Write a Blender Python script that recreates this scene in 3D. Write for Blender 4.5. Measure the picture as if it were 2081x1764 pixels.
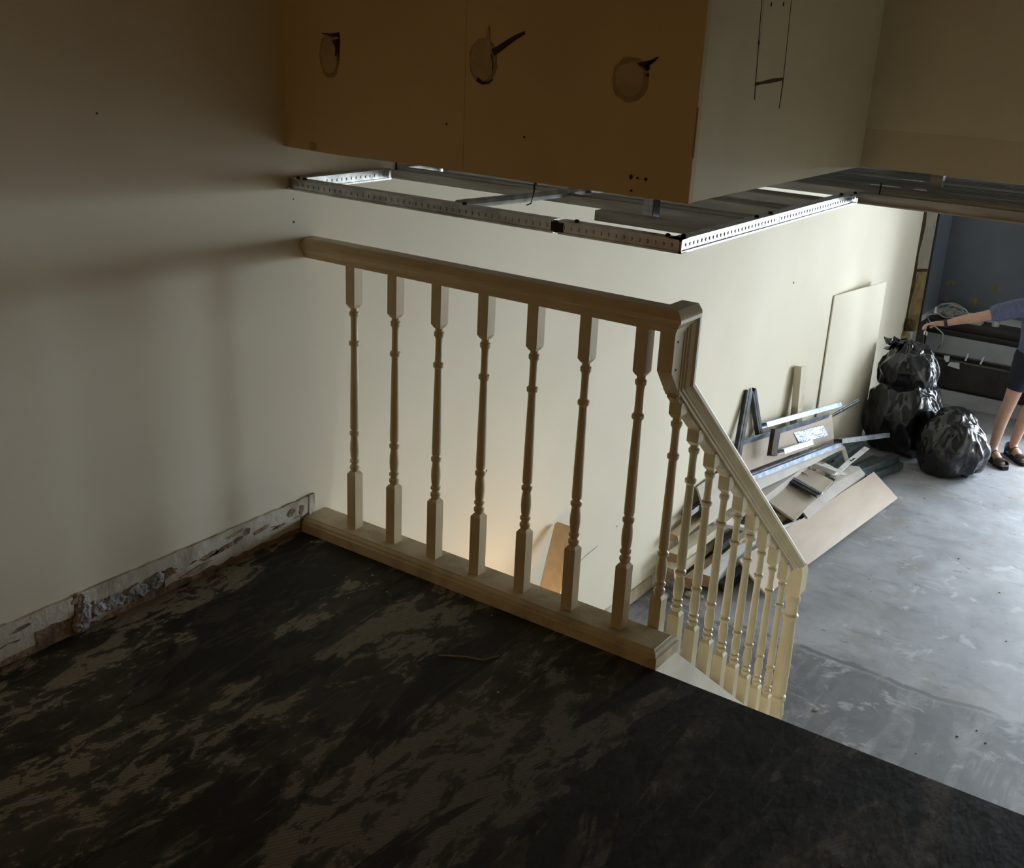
import bpy, math, random
from mathutils import Vector, Matrix, noise as mnoise
for o in list(bpy.data.objects): bpy.data.objects.remove(o)
scene = bpy.context.scene
C = scene.collection
random.seed(7)

# ------------------------------------------------------------------ camera
cam = bpy.data.cameras.new('camera'); co = bpy.data.objects.new('camera', cam); C.objects.link(co)
co.location = (2.31994, -2.24282, 1.52995)
co.rotation_mode = 'XYZ'; co.rotation_euler = (1.21676, -0.04534, 0.61437)
cam.sensor_fit = 'HORIZONTAL'; cam.sensor_width = 36.0; cam.lens = 36.0 * 2230.54 / 2081.0
cam.clip_start = 0.05; cam.clip_end = 200
scene.camera = co

# ------------------------------------------------------------------ world, lights, exposure
world = bpy.data.worlds.new('overcast_sky'); scene.world = world; world.use_nodes = True
bg = world.node_tree.nodes['Background']
bg.inputs[0].default_value = (0.80, 0.90, 1.0, 1); bg.inputs[1].default_value = 34.0
OPZ0, OPZ1, FARY = -1.26, 0.98, 7.05
OPENINGS = [(1.42, 2.60, -1.26), (3.25, 4.40, -0.45)]     # doorway, and unseen opening added to brighten the metal rail (x0, x1, sill)
for xa, xb, za in OPENINGS:
    pl = bpy.data.lights.new('daylight_portal', 'AREA'); pl.shape = 'RECTANGLE'
    pl.size = xb - xa; pl.size_y = OPZ1 - za
    pl.cycles.is_portal = True
    po = bpy.data.objects.new('daylight_portal', pl); C.objects.link(po)
    po.location = ((xa+xb)/2, FARY+0.12, (za+OPZ1)/2); po.rotation_euler = (math.radians(-90), 0, 0)
ul = bpy.data.lights.new('landing_warm_fill', 'POINT'); ul.energy = 14.5; ul.color = (1.0, 0.58, 0.20); ul.shadow_soft_size = 0.35  # unseen warm fill added behind the camera to brighten the landing
uo = bpy.data.objects.new('landing_warm_fill', ul); C.objects.link(uo); uo.location = (1.0, -4.0, 1.15)
wl = bpy.data.lights.new('warm_glow_below', 'POINT'); wl.energy = 3.6; wl.color = (1.0, 0.62, 0.30); wl.shadow_soft_size = 0.10  # hidden warm point light added for the glow on the lower wall
wo = bpy.data.objects.new('warm_glow_below', wl); C.objects.link(wo); wo.location = (0.40, 1.00, -0.63)
vs = scene.view_settings
vs.view_transform = 'Standard'; vs.look = 'None'; vs.gamma = 1.0; vs.use_curve_mapping = False; vs.exposure = 0.0
scene.cycles.use_denoising = True
scene.cycles.max_bounces = 6; scene.cycles.diffuse_bounces = 5; scene.cycles.glossy_bounces = 3; scene.cycles.transmission_bounces = 2
scene.cycles.use_adaptive_sampling = True; scene.cycles.adaptive_threshold = 0.03
scene.cycles.sample_clamp_indirect = 8.0

# ------------------------------------------------------------------ materials
M = {}
def mat(name, c1, c2=None, scale=8.0, rough=0.6, metal=0.0, bump=0.0, bscale=40.0, stretch=(1,1,1), lo=0.4, hi=0.62, detail=3.0, spec=0.4, coat=0.0):
    m = bpy.data.materials.new(name); m.use_nodes = True
    nt = m.node_tree; N = nt.nodes; L = nt.links
    b = N['Principled BSDF']
    b.inputs['Roughness'].default_value = rough; b.inputs['Metallic'].default_value = metal
    b.inputs['Specular IOR Level'].default_value = spec
    if coat: b.inputs['Coat Weight'].default_value = coat
    tc = N.new('ShaderNodeTexCoord'); mp = N.new('ShaderNodeMapping'); mp.inputs['Scale'].default_value = stretch
    L.new(tc.outputs['Object'], mp.inputs['Vector'])
    n = N.new('ShaderNodeTexNoise'); n.inputs['Scale'].default_value = scale; n.inputs['Detail'].default_value = detail
    L.new(mp.outputs[0], n.inputs['Vector'])
    r = N.new('ShaderNodeValToRGB')
    c2 = c2 or tuple(v*0.88 for v in c1)
    r.color_ramp.elements[0].position = lo; r.color_ramp.elements[0].color = (*c2, 1)
    r.color_ramp.elements[1].position = hi; r.color_ramp.elements[1].color = (*c1, 1)
    L.new(n.outputs[0], r.inputs[0]); L.new(r.outputs[0], b.inputs['Base Color'])
    if bump:
        n2 = N.new('ShaderNodeTexNoise'); n2.inputs['Scale'].default_value = bscale; n2.inputs['Detail'].default_value = 2
        L.new(mp.outputs[0], n2.inputs['Vector'])
        bp = N.new('ShaderNodeBump'); bp.inputs['Strength'].default_value = bump; bp.inputs['Distance'].default_value = 0.01
        L.new(n2.outputs[0], bp.inputs['Height']); L.new(bp.outputs[0], b.inputs['Normal'])
    M[name] = m
    return m
mat('wall_paint', (0.80,0.745,0.61), (0.755,0.70,0.56), 1.3, 0.75)
mat('beige_paint', (0.60,0.48,0.28), (0.54,0.43,0.25), 2.0, 0.75)
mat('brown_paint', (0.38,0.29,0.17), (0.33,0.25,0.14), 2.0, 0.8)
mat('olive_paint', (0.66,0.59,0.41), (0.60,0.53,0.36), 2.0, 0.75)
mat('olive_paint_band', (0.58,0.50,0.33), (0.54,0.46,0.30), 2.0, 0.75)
mat('cream_gloss', (0.66,0.56,0.36), (0.59,0.50,0.31), 9, 0.38, bump=0.03, bscale=120, spec=0.5)
mat('dusty_cream', (0.62,0.54,0.37), (0.45,0.38,0.25), 14, 0.6, bump=0.08, bscale=120, lo=0.36, hi=0.56)
mat('white_gloss', (0.80,0.77,0.68), (0.74,0.70,0.60), 9, 0.4, bump=0.02)
mat('galvanised', (0.62,0.64,0.66), (0.42,0.44,0.46), 24, 0.32, 1.0, bump=0.04, bscale=60)
mat('galvanised_dull', (0.52,0.53,0.53), (0.38,0.39,0.39), 20, 0.5, 0.55, bump=0.04, bscale=60, stretch=(0.3,3,3))
mat('galvanised_blue', (0.36,0.41,0.48), (0.22,0.26,0.32), 20, 0.5, 1.0, bump=0.08, bscale=50)
mat('green_steel', (0.13,0.16,0.17), (0.08,0.10,0.11), 18, 0.4, 0.7, bump=0.04)
mat('dark_steel', (0.10,0.105,0.11), (0.05,0.05,0.055), 18, 0.45, 0.6, bump=0.04)
mat('mirror_foil', (0.55,0.60,0.75), (0.25,0.30,0.42), 14, 0.30, 1.0, bump=0.35, bscale=70)
mat('black', (0.012,0.012,0.012), (0.02,0.018,0.015), 20, 0.6)
mat('rust_bolt', (0.03,0.025,0.02), (0.015,0.012,0.01), 30, 0.6, 0.3)
mat('plaster', (0.50,0.42,0.30), (0.34,0.27,0.18), 14, 0.9, bump=0.5, bscale=30)
mat('plaster_brown', (0.34,0.25,0.17), (0.16,0.11,0.07), 16, 0.95, bump=0.8, bscale=45, lo=0.36, hi=0.6)
mat('plaster_white', (0.62,0.58,0.50), (0.42,0.37,0.29), 12, 0.9, bump=0.3, bscale=50, lo=0.34, hi=0.52)
mat('plaster_grey', (0.42,0.43,0.46), (0.22,0.22,0.23), 22, 0.95, bump=1.0, bscale=60)
mat('patch', (0.45,0.36,0.23), (0.38,0.30,0.19), 20, 0.85, bump=0.2)
mat('patch_rim', (0.36,0.27,0.16), (0.30,0.22,0.13), 24, 0.9, bump=0.3)
mat('scorch', (0.03,0.017,0.01), (0.06,0.035,0.02), 40, 0.9, bump=0.4)
mat('plywood', (0.50,0.41,0.325), (0.45,0.365,0.285), 5, 0.55, bump=0.05, stretch=(3,0.6,3), lo=0.35, hi=0.65)
mat('plywood_grey', (0.46,0.40,0.315), (0.41,0.355,0.28), 5, 0.6, bump=0.05, stretch=(3,0.6,3))
mat('board_pale', (0.56,0.52,0.48), (0.49,0.45,0.41), 6, 0.65, bump=0.05)
mat('board_edge', (0.45,0.38,0.28), (0.30,0.24,0.17), 30, 0.8)
mat('timber', (0.52,0.42,0.28), (0.38,0.29,0.18), 6, 0.7, bump=0.15, stretch=(6,1,6))
mat('timber_cut', (0.45,0.31,0.18), (0.33,0.22,0.12), 18, 0.8, bump=0.2)
mat('timber_painted', (0.62,0.57,0.44), (0.42,0.35,0.24), 9, 0.6, bump=0.1, lo=0.33, hi=0.48)
mat('timber_white', (0.74,0.74,0.74), (0.58,0.56,0.52), 9, 0.6, bump=0.1, lo=0.33, hi=0.48)
mat('plank_new', (0.60,0.44,0.26), (0.54,0.39,0.22), 5, 0.6, bump=0.06, stretch=(6,6,1))
mat('dark_wood', (0.06,0.035,0.02), (0.03,0.017,0.01), 12, 0.6, bump=0.1)
mat('bin_bag', (0.006,0.006,0.007), (0.010,0.010,0.011), 10, 0.22, bump=0.16, bscale=18, spec=0.5)
mat('slate_panel', (0.115,0.130,0.165), (0.085,0.100,0.115), 2.2, 0.45, lo=0.3, hi=0.7)
mat('ochre_stain', (0.20,0.155,0.055), (0.12,0.105,0.06), 30, 0.7, lo=0.35, hi=0.6)
mat('column_paint', (0.42,0.41,0.37), (0.34,0.32,0.28), 8, 0.8)
mat('ochre_column', (0.30,0.235,0.11), (0.20,0.15,0.065), 16, 0.85, bump=0.2)
mat('brown_stain', (0.10,0.06,0.025), (0.06,0.035,0.015), 20, 0.9, bump=0.3)
mat('counter_body', (0.030,0.026,0.022), (0.020,0.017,0.014), 10, 0.7)
mat('counter_rail', (0.10,0.095,0.085), None, 10, 0.6)
mat('counter_strip', (0.26,0.27,0.28), (0.22,0.23,0.235), 6, 0.5)
mat('counter_plinth', (0.40,0.42,0.43), (0.34,0.35,0.36), 8, 0.7)
mat('cable_grey', (0.35,0.35,0.33), None, 30, 0.5)
mat('card_white', (0.62,0.64,0.64), (0.55,0.57,0.57), 10, 0.7)
mat('box_cream', (0.42,0.40,0.31), None, 10, 0.6)
mat('bottle_white', (0.52,0.53,0.52), None, 10, 0.35)
mat('skin', (0.50,0.30,0.215), (0.44,0.255,0.18), 18, 0.5)
mat('shirt_blue', (0.115,0.125,0.215), (0.09,0.10,0.18), 40, 0.85, bump=0.3, bscale=14)
mat('shorts_navy', (0.012,0.013,0.024), None, 40, 0.85, bump=0.2, bscale=16)
mat('sandal_brown', (0.045,0.032,0.028), (0.03,0.02,0.018), 30, 0.5)
mat('sandal_sole', (0.015,0.014,0.014), None, 30, 0.7)
mat('hair_grey', (0.18,0.14,0.10), (0.12,0.09,0.06), 60, 0.6)
mat('eye_white', (0.7,0.7,0.68), None, 10, 0.3)
mat('lips', (0.35,0.13,0.10), None, 10, 0.5)
mat('watch_black', (0.012,0.012,0.014), None, 10, 0.4)
mat('key_metal', (0.8,0.8,0.78), None, 30, 0.25, 1.0)
mat('concrete_soffit', (0.40,0.38,0.34), (0.32,0.30,0.27), 4, 0.9, bump=0.2)
mat('pavement', (0.40,0.40,0.40), (0.33,0.33,0.33), 5, 0.9, bump=0.2)
mat('tread_wood', (0.50,0.46,0.38), (0.36,0.33,0.27), 8, 0.7, bump=0.1)
mat('straw', (0.40,0.34,0.22), None, 10, 0.8)
mat('rubble', (0.40,0.38,0.34), (0.26,0.24,0.21), 30, 0.9, bump=0.3)

def node_floor_upper():
    m = bpy.data.materials.new('landing_screed'); m.use_nodes = True
    nt = m.node_tree; N = nt.nodes; L = nt.links; b = N['Principled BSDF']
    g = N.new('ShaderNodeNewGeometry')
    def mapp(s, rz=0.0, loc=(0,0,0)):
        p = N.new('ShaderNodeMapping'); p.inputs['Scale'].default_value = s; p.inputs['Rotation'].default_value = (0,0,rz); p.inputs['Location'].default_value = loc
        L.new(g.outputs['Position'], p.inputs[0]); return p.outputs[0]
    def noi(v, sc, det=8, dist=0.0, rough=0.6):
        n = N.new('ShaderNodeTexNoise'); n.inputs['Scale'].default_value = sc; n.inputs['Detail'].default_value = min(det, 5)
        n.inputs['Distortion'].default_value = dist; n.inputs['Roughness'].default_value = rough
        L.new(v, n.inputs['Vector']); return n.outputs[0]
    def ramp(x, lo, hi, c0=(0,0,0), c1=(1,1,1)):
        r = N.new('ShaderNodeValToRGB'); r.color_ramp.elements[0].position = lo; r.color_ramp.elements[1].position = hi
        r.color_ramp.elements[0].color = (*c0,1); r.color_ramp.elements[1].color = (*c1,1); L.new(x, r.inputs[0]); return r.outputs[0]
    def mix(f, a, c):
        x = N.new('ShaderNodeMix'); x.data_type = 'RGBA'
        L.new(f, x.inputs[0])
        for i, v in ((6,a),(7,c)):
            if isinstance(v, tuple): x.inputs[i].default_value = (*v,1)
            else: L.new(v, x.inputs[i])
        return x.outputs[2]
    def mul(a, c):
        x = N.new('ShaderNodeMath'); x.operation = 'MULTIPLY'
        for i, v in enumerate((a,c)):
            if isinstance(v,(int,float)): x.inputs[i].default_value = v
            else: L.new(v, x.inputs[i])
        return x.outputs[0]
    def madd(a, k, c):
        x = N.new('ShaderNodeMath'); x.operation = 'MULTIPLY_ADD'; L.new(a, x.inputs[0]); x.inputs[1].default_value = k; L.new(c, x.inputs[2]); return x.outputs[0]
    big = noi(mapp((1.0,0.45,1), 0.12), 2.6, 6, 0.4, 0.55)
    fine = noi(mapp((1.0,0.46,1), 0.10), 17.0, 9, 0.7, 0.66)
    tiny = noi(mapp((1.4,0.5,1), 0.05), 55.0, 6, 0.3, 0.6)
    hf = N.new('ShaderNodeMath'); hf.operation = 'MULTIPLY'; L.new(big, hf.inputs[0]); hf.inputs[1].default_value = 0.42
    s = madd(tiny, 0.16, madd(fine, 0.50, hf.outputs[0]))
    class _S: pass
    S_ = _S(); S_.outputs = [s]; s = S_
    patch = ramp(s.outputs[0], 0.570, 0.580)
    grain = ramp(noi(mapp((1,1,1)), 70, 6), 0.3, 0.7, (0.34,0.325,0.265), (0.54,0.51,0.425))
    mid = ramp(noi(mapp((1,0.5,1), 0.1), 6, 9), 0.35, 0.7, (0.016,0.0155,0.012), (0.080,0.075,0.060))
    # trowel ridges: fine parallel combed lines visible in the scraped patches
    w = N.new('ShaderNodeTexWave'); w.inputs['Scale'].default_value = 34; w.inputs['Distortion'].default_value = 1.5; w.bands_direction = 'X'
    L.new(mapp((1,1,1), 0.55), w.inputs['Vector'])
    ridg = ramp(w.outputs[0], 0.2, 0.8, (0.66,0.66,0.66), (1,1,1))
    mm = N.new('ShaderNodeMix'); mm.data_type = 'RGBA'; mm.blend_type = 'MULTIPLY'; mm.inputs[0].default_value = 1; L.new(grain, mm.inputs[6]); L.new(ridg, mm.inputs[7])
    # scraped patches are denser towards the wall corner, thinner towards the stairs
    sx = N.new('ShaderNodeSeparateXYZ'); L.new(g.outputs['Position'], sx.inputs[0])
    dens = N.new('ShaderNodeMapRange'); dens.inputs[1].default_value = 0.25; dens.inputs[2].default_value = 1.35; dens.inputs[3].default_value = 1.0; dens.inputs[4].default_value = 0.30
    L.new(sx.outputs[0], dens.inputs[0])
    base = mix(mul(patch, dens.outputs[0]), mid, mm.outputs[2])
    half = ramp(s.outputs[0], 0.525, 0.555)
    base2 = mix(mul(half, 0.40), base, (0.12,0.108,0.082))
    tar = ramp(noi(mapp((1.0,0.30,1), 0.20, (3,1,0)), 3.4, 7, 0.9, 0.62), 0.53, 0.555)
    base = mix(mul(tar, 0.85), base2, (0.012,0.0115,0.009))
    scr = ramp(noi(mapp((9.0,0.6,1), 0.08), 7, 4), 0.64, 0.69)
    base = mix(mul(scr, 0.45), base, (0.17,0.155,0.12))
    L.new(base, b.inputs['Base Color'])
    b.inputs['Roughness'].default_value = 0.62; b.inputs['Specular IOR Level'].default_value = 0.3
    bp = N.new('ShaderNodeBump'); bp.inputs['Strength'].default_value = 0.5; bp.inputs['Distance'].default_value = 0.006
    L.new(noi(mapp((1.0,0.45,1), 0.1), 20, 3), bp.inputs['Height']); L.new(bp.outputs[0], b.inputs['Normal'])
    M['landing_screed'] = m
node_floor_upper()

def node_floor_lower():
    m = bpy.data.materials.new('lower_concrete'); m.use_nodes = True
    nt = m.node_tree; N = nt.nodes; L = nt.links; b = N['Principled BSDF']
    g = N.new('ShaderNodeNewGeometry')
    def mapp(s, rz=0.0, loc=(0,0,0)):
        p = N.new('ShaderNodeMapping'); p.inputs['Scale'].default_value = s; p.inputs['Rotation'].default_value = (0,0,rz); p.inputs['Location'].default_value = loc
        L.new(g.outputs['Position'], p.inputs[0]); return p.outputs[0]
    def noi(v, sc, det=8, dist=0.0, rough=0.6):
        n = N.new('ShaderNodeTexNoise'); n.inputs['Scale'].default_value = sc; n.inputs['Detail'].default_value = min(det, 5)
        n.inputs['Distortion'].default_value = dist; n.inputs['Roughness'].default_value = rough
        L.new(v, n.inputs['Vector']); return n.outputs[0]
    def ramp(x, lo, hi, c0=(0,0,0), c1=(1,1,1)):
        r = N.new('ShaderNodeValToRGB'); r.color_ramp.elements[0].position = lo; r.color_ramp.elements[1].position = hi
        r.color_ramp.elements[0].color = (*c0,1); r.color_ramp.elements[1].color = (*c1,1); L.new(x, r.inputs[0]); return r.outputs[0]
    def mix(f, a, c):
        x = N.new('ShaderNodeMix'); x.data_type = 'RGBA'; L.new(f, x.inputs[0])
        for i, v in ((6,a),(7,c)):
            if isinstance(v, tuple): x.inputs[i].default_value = (*v,1)
            else: L.new(v, x.inputs[i])
        return x.outputs[2]
    def ma(op, a, c):
        x = N.new('ShaderNodeMath'); x.operation = op
        for i, v in enumerate((a,c)):
            if isinstance(v,(int,float)): x.inputs[i].default_value = v
            else: L.new(v, x.inputs[i])
        return x.outputs[0]
    base = ramp(noi(mapp((1,1,1)), 3.0, 9, 0.2), 0.34, 0.66, (0.195,0.202,0.220), (0.325,0.333,0.357))
    brown = ramp(noi(mapp((1,0.8,1), 0, (5,2,0)), 2.2, 9, 0.4, 0.7), 0.52, 0.70)
    base = mix(ma('MULTIPLY', brown, 0.85), base, (0.205,0.190,0.165))
    smear = ramp(noi(mapp((0.5,1.4,1), 0.25, (1,8,0)), 5.0, 8, 0.5, 0.7), 0.55, 0.68)
    base = mix(ma('MULTIPLY', smear, 0.7), base, (0.165,0.165,0.165))
    flecks = ramp(noi(mapp((0.5,1,1), 0.2), 24, 5), 0.64, 0.70)
    base = mix(ma('MULTIPLY', flecks, 0.6), base, (0.10,0.098,0.095))
    pale = ramp(noi(mapp((1,1,1),0,(9,4,0)), 6, 7, 0.6), 0.60, 0.68)
    base = mix(ma('MULTIPLY', pale, 0.65), base, (0.42,0.43,0.45))
    # older darker screed strip in front of the stairs (y < 2.46)
    sx = N.new('ShaderNodeSeparateXYZ'); L.new(g.outputs['Position'], sx.inputs[0])
    wob = ma('MULTIPLY', noi(mapp((1,1,1)), 3.5, 7), 0.16)
    yy = ma('ADD', sx.outputs[1], wob)
    near = N.new('ShaderNodeMapRange'); near.inputs[1].default_value = 2.56; near.inputs[2].default_value = 2.53; near.inputs[3].default_value = 0; near.inputs[4].default_value = 1
    L.new(yy, near.inputs[0])
    dk = ramp(noi(mapp((1,0.7,1), 0.3), 6.5, 10, 0.5, 0.68), 0.38, 0.64, (0.085,0.089,0.095), (0.235,0.24,0.245))
    dk2 = ramp(noi(mapp((1.3,0.35,1), 0.45, (2,7,0)), 4.5, 6, 1.0), 0.52, 0.56)
    dk = mix(ma('MULTIPLY', dk2, 0.7), dk, (0.088,0.092,0.098))
    lt = ramp(noi(mapp((1,1,1), 0.0, (6,1,0)), 5.0, 8, 0.8, 0.7), 0.57, 0.64)
    dk = mix(ma('MULTIPLY', lt, 0.75), dk, (0.34,0.35,0.365))
    base = mix(ma('MULTIPLY', near.outputs[0], 0.9), base, dk)
    # dark joint line between the two screeds
    d = ma('ABSOLUTE', ma('SUBTRACT', yy, 2.575), 0.0)
    jl = N.new('ShaderNodeMapRange'); jl.inputs[1].default_value = 0.012; jl.inputs[2].default_value = 0.026; jl.inputs[3].default_value = 1; jl.inputs[4].default_value = 0
    L.new(d, jl.inputs[0])
    brk = ramp(noi(mapp((1,1,1), 0, (3,3,0)), 5, 4), 0.42, 0.52)
    base = mix(ma('MULTIPLY', ma('MULTIPLY', jl.outputs[0], brk), 0.8), base, (0.085,0.085,0.085))
    L.new(base, b.inputs['Base Color'])
    b.inputs['Roughness'].default_value = 0.62; b.inputs['Specular IOR Level'].default_value = 0.35
    bp = N.new('ShaderNodeBump'); bp.inputs['Strength'].default_value = 0.12; bp.inputs['Distance'].default_value = 0.01
    L.new(noi(mapp((1,1,1)), 9, 3), bp.inputs['Height']); L.new(bp.outputs[0], b.inputs['Normal'])
    M['lower_concrete'] = m
node_floor_lower()

# ------------------------------------------------------------------ mesh helpers
def V(*a): return Vector(a[0]) if len(a) == 1 else Vector(a)
class MB:
    def __init__(s): s.v = []; s.f = []
    def add(s, vs, fs):
        k = len(s.v); s.v += [tuple(p) for p in vs]; s.f += [tuple(i+k for i in f) for f in fs]; return s
    def box(s, a, b):
        x0,y0,z0 = a; x1,y1,z1 = b
        return s.add([(x0,y0,z0),(x1,y0,z0),(x1,y1,z0),(x0,y1,z0),(x0,y0,z1),(x1,y0,z1),(x1,y1,z1),(x0,y1,z1)],
                     [(3,2,1,0),(4,5,6,7),(0,1,5,4),(1,2,6,5),(2,3,7,6),(3,0,4,7)])
    def hexa(s, p):   # 8 points: bottom loop then top loop
        return s.add(p, [(3,2,1,0),(4,5,6,7),(0,1,5,4),(1,2,6,5),(2,3,7,6),(3,0,4,7)])
    def loops(s, rings, cap=True, closed=False):
        n = len(rings[0]); vs = [p for r in rings for p in r]; fs = []
        R = len(rings)
        for i in range(R if closed else R-1):
            j = (i+1) % R
            for k in range(n):
                l = (k+1) % n; fs.append((i*n+k, i*n+l, j*n+l, j*n+k))
        if cap and not closed: fs.append(tuple(reversed(range(n)))); fs.append(tuple((R-1)*n+k for k in range(n)))
        return s.add(vs, fs)
    def lathe(s, prof, c=(0,0), n=16):
        return s.loops([[(c[0]+r*math.cos(2*math.pi*k/n), c[1]+r*math.sin(2*math.pi*k/n), z) for k in range(n)] for z, r in prof])
    def tube(s, pts, r, n=8, closed=False):
        pts = [V(p) for p in pts]; rings = []
        up = V(0,0,1)
        for i, p in enumerate(pts):
            if closed: d = pts[(i+1)%len(pts)] - pts[i-1]
            else: d = pts[min(i+1,len(pts)-1)] - pts[max(i-1,0)]
            d.normalize()
            u = up if abs(d.dot(up)) < 0.95 else V(1,0,0)
            a = d.cross(u).normalized(); b2 = a.cross(d).normalized()
            rr = r[i] if isinstance(r,(list,tuple)) else r
            rings.append([tuple(p + a*rr*math.cos(2*math.pi*k/n) + b2*rr*math.sin(2*math.pi*k/n)) for k in range(n)])
        return s.loops(rings, True, closed)
    def prism(s, pts, d):   # planar polygon extruded by vector d
        pts = [V(p) for p in pts]; d = V(d); n = len(pts)
        vs = [tuple(p) for p in pts] + [tuple(p+d) for p in pts]
        fs = [tuple(range(n)), tuple(reversed(range(n,2*n)))] + [(k, k+n, (k+1)%n+n, (k+1)%n) for k in range(n)]
        return s.add(vs, fs)
    def build(s, name, m, parent=None, smooth=False, loc=None):
        me = bpy.data.meshes.new(name)
        off = V(0,0,0)
        if parent is not None: off = V(parent['_base'])
        elif loc is not None: off = V(loc)
        me.from_pydata([tuple(V(p)-off) for p in s.v], [], s.f); me.update()
        import bmesh
        bm = bmesh.new(); bm.from_mesh(me); bmesh.ops.recalc_face_normals(bm, faces=bm.faces); bm.to_mesh(me); bm.free()
        o = bpy.data.objects.new(name, me); C.objects.link(o)
        me.materials.append(M[m] if isinstance(m,str) else m)
        if smooth:
            for p in me.polygons: p.use_smooth = True
            me.set_sharp_from_angle(angle=math.radians(28))
        if parent is not None:
            o.parent = parent
            o['_base'] = tuple(off)
        else:
            o.location = off; o['_base'] = tuple(off)
        return o
def tag(o, label=None, cat=None, group=None, kind=None):
    if label: o['label'] = label
    if cat: o['category'] = cat
    if group: o['group'] = group
    if kind: o['kind'] = kind
    return o
def thing(name, label, cat, loc, group=None):
    o = bpy.data.objects.new(name, None); C.objects.link(o); o.location = loc; o['_base'] = tuple(loc); o.empty_display_size = 0.05
    return tag(o, label, cat, group)
def copy_part(src, parent, loc):
    c = src.copy(); C.objects.link(c); c.parent = parent; c.location = loc; return c
def struct(name, mb, m, label=None, cat=None, smooth=False):
    o = mb.build(name, m, None, smooth); o['kind'] = 'structure'
    o['label'] = label or name.replace('_',' ')
    o['category'] = cat or name.split('_')[0]
    return o
def ragged(a, b, n, amp, nrm, seed):
    r = random.Random(seed); a = V(a); b = V(b); nrm = V(nrm)
    return [a + (b-a)*(i/(n-1)) + nrm*(r.uniform(-amp,amp) if 0 < i < n-1 else 0) for i in range(n)]

ZL = -1.26          # lower floor
W = 1.2736          # right end of the balustrade base
XR, YB, ZC = 4.6, -4.5, 2.7
WF, YF2, ZF = 1.247, 1.115, 1.1886
# ------------------------------------------------------------------ structure
floor = struct('floor', MB().box((-0.15,-0.0,ZL-0.1),(XR+0.15,7.2,ZL)), 'lower_concrete', 'worn blue grey concrete floor of the lower room', 'floor')
fl2 = struct('floor_landing', MB().box((-0.15,YB-0.15,-0.22),(XR+0.15,0.0,0.0)), 'landing_screed', 'dark scraped landing floor with black adhesive patches', 'floor')
struct('wall_under_landing', MB().box((0,-0.12,ZL),(XR,-0.02,-0.22)), 'wall_paint', 'white wall below the landing edge', 'wall')
wall_left = struct('wall_left', MB().box((-0.15,YB-0.15,ZL),(0.0,6.77,ZC)), 'wall_paint', 'long cream painted wall running down into the lower room', 'wall')
struct('wall_right', MB().box((XR,0.0,ZL),(XR+0.15,7.2,1.26)), 'wall_paint', 'wall on the right of the lower room', 'wall')
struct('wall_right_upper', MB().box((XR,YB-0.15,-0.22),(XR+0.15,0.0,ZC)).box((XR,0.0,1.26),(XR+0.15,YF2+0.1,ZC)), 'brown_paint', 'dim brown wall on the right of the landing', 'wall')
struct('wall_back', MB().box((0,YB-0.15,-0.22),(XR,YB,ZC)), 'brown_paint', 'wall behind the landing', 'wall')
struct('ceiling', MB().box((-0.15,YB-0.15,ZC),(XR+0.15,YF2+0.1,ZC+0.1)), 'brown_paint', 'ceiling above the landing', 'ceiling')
# slab over the lower room (soffit above the metal grid)
struct('ceiling_lower', MB().box((0,YF2+0.02,1.26),(XR,7.2,1.36)).box((0,-0.004,1.26),(WF-0.02,YF2+0.02,1.36)), 'concrete_soffit', 'rough soffit above the metal ceiling grid', 'ceiling')
# far wall with daylight opening
far = MB().box((-0.15,FARY+0.28,ZL),(1.36,FARY+0.40,1.26)).box((1.42,FARY,OPZ1),(XR,FARY+0.15,1.26)).box((2.60,FARY,ZL),(3.25,FARY+0.15,OPZ1)).box((3.25,FARY,ZL),(4.40,FARY+0.15,-0.45)).box((4.40,FARY,ZL),(XR,FARY+0.15,OPZ1))
far.box((1.30,6.78,ZL),(1.42,FARY+0.28,1.26))
struct('wall_far', far, 'column_paint', 'far wall around the open shopfront doorway', 'wall')
struct('ground_outside', MB().box((-8,7.4,ZL-0.16),(12,30,ZL-0.1)), 'pavement', 'grey pavement outside the doorway', 'pavement')

# bulkhead (boxed-out front, side and rear panels above the stairwell)
bf = struct('wall_bulkhead_front', MB().prism([(0,-0.024,ZF+0.004),(0.2,-0.024,ZF),(0.5,-0.024,ZF+0.002),(0.8,-0.024,ZF-0.001),(WF,-0.024,ZF-0.002),(WF,-0.024,ZC),(0,-0.024,ZC)], (0,0.0195,0)), 'beige_paint', 'brown beige plasterboard bulkhead with three ragged patched holes', 'wall')
bs = struct('wall_bulkhead_side', MB().box((WF-0.02,-0.0045,ZF),(WF,YF2+0.02,ZC)), 'olive_paint', 'side of the bulkhead with a cut access panel outline', 'wall')
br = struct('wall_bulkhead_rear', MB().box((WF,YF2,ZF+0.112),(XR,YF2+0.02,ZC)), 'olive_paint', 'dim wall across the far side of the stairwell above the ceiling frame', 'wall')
MB().box((WF,YF2-0.0006,ZF),(XR,YF2+0.02,ZF+0.112)).build('lower_band', 'olive_paint_band', br)
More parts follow.
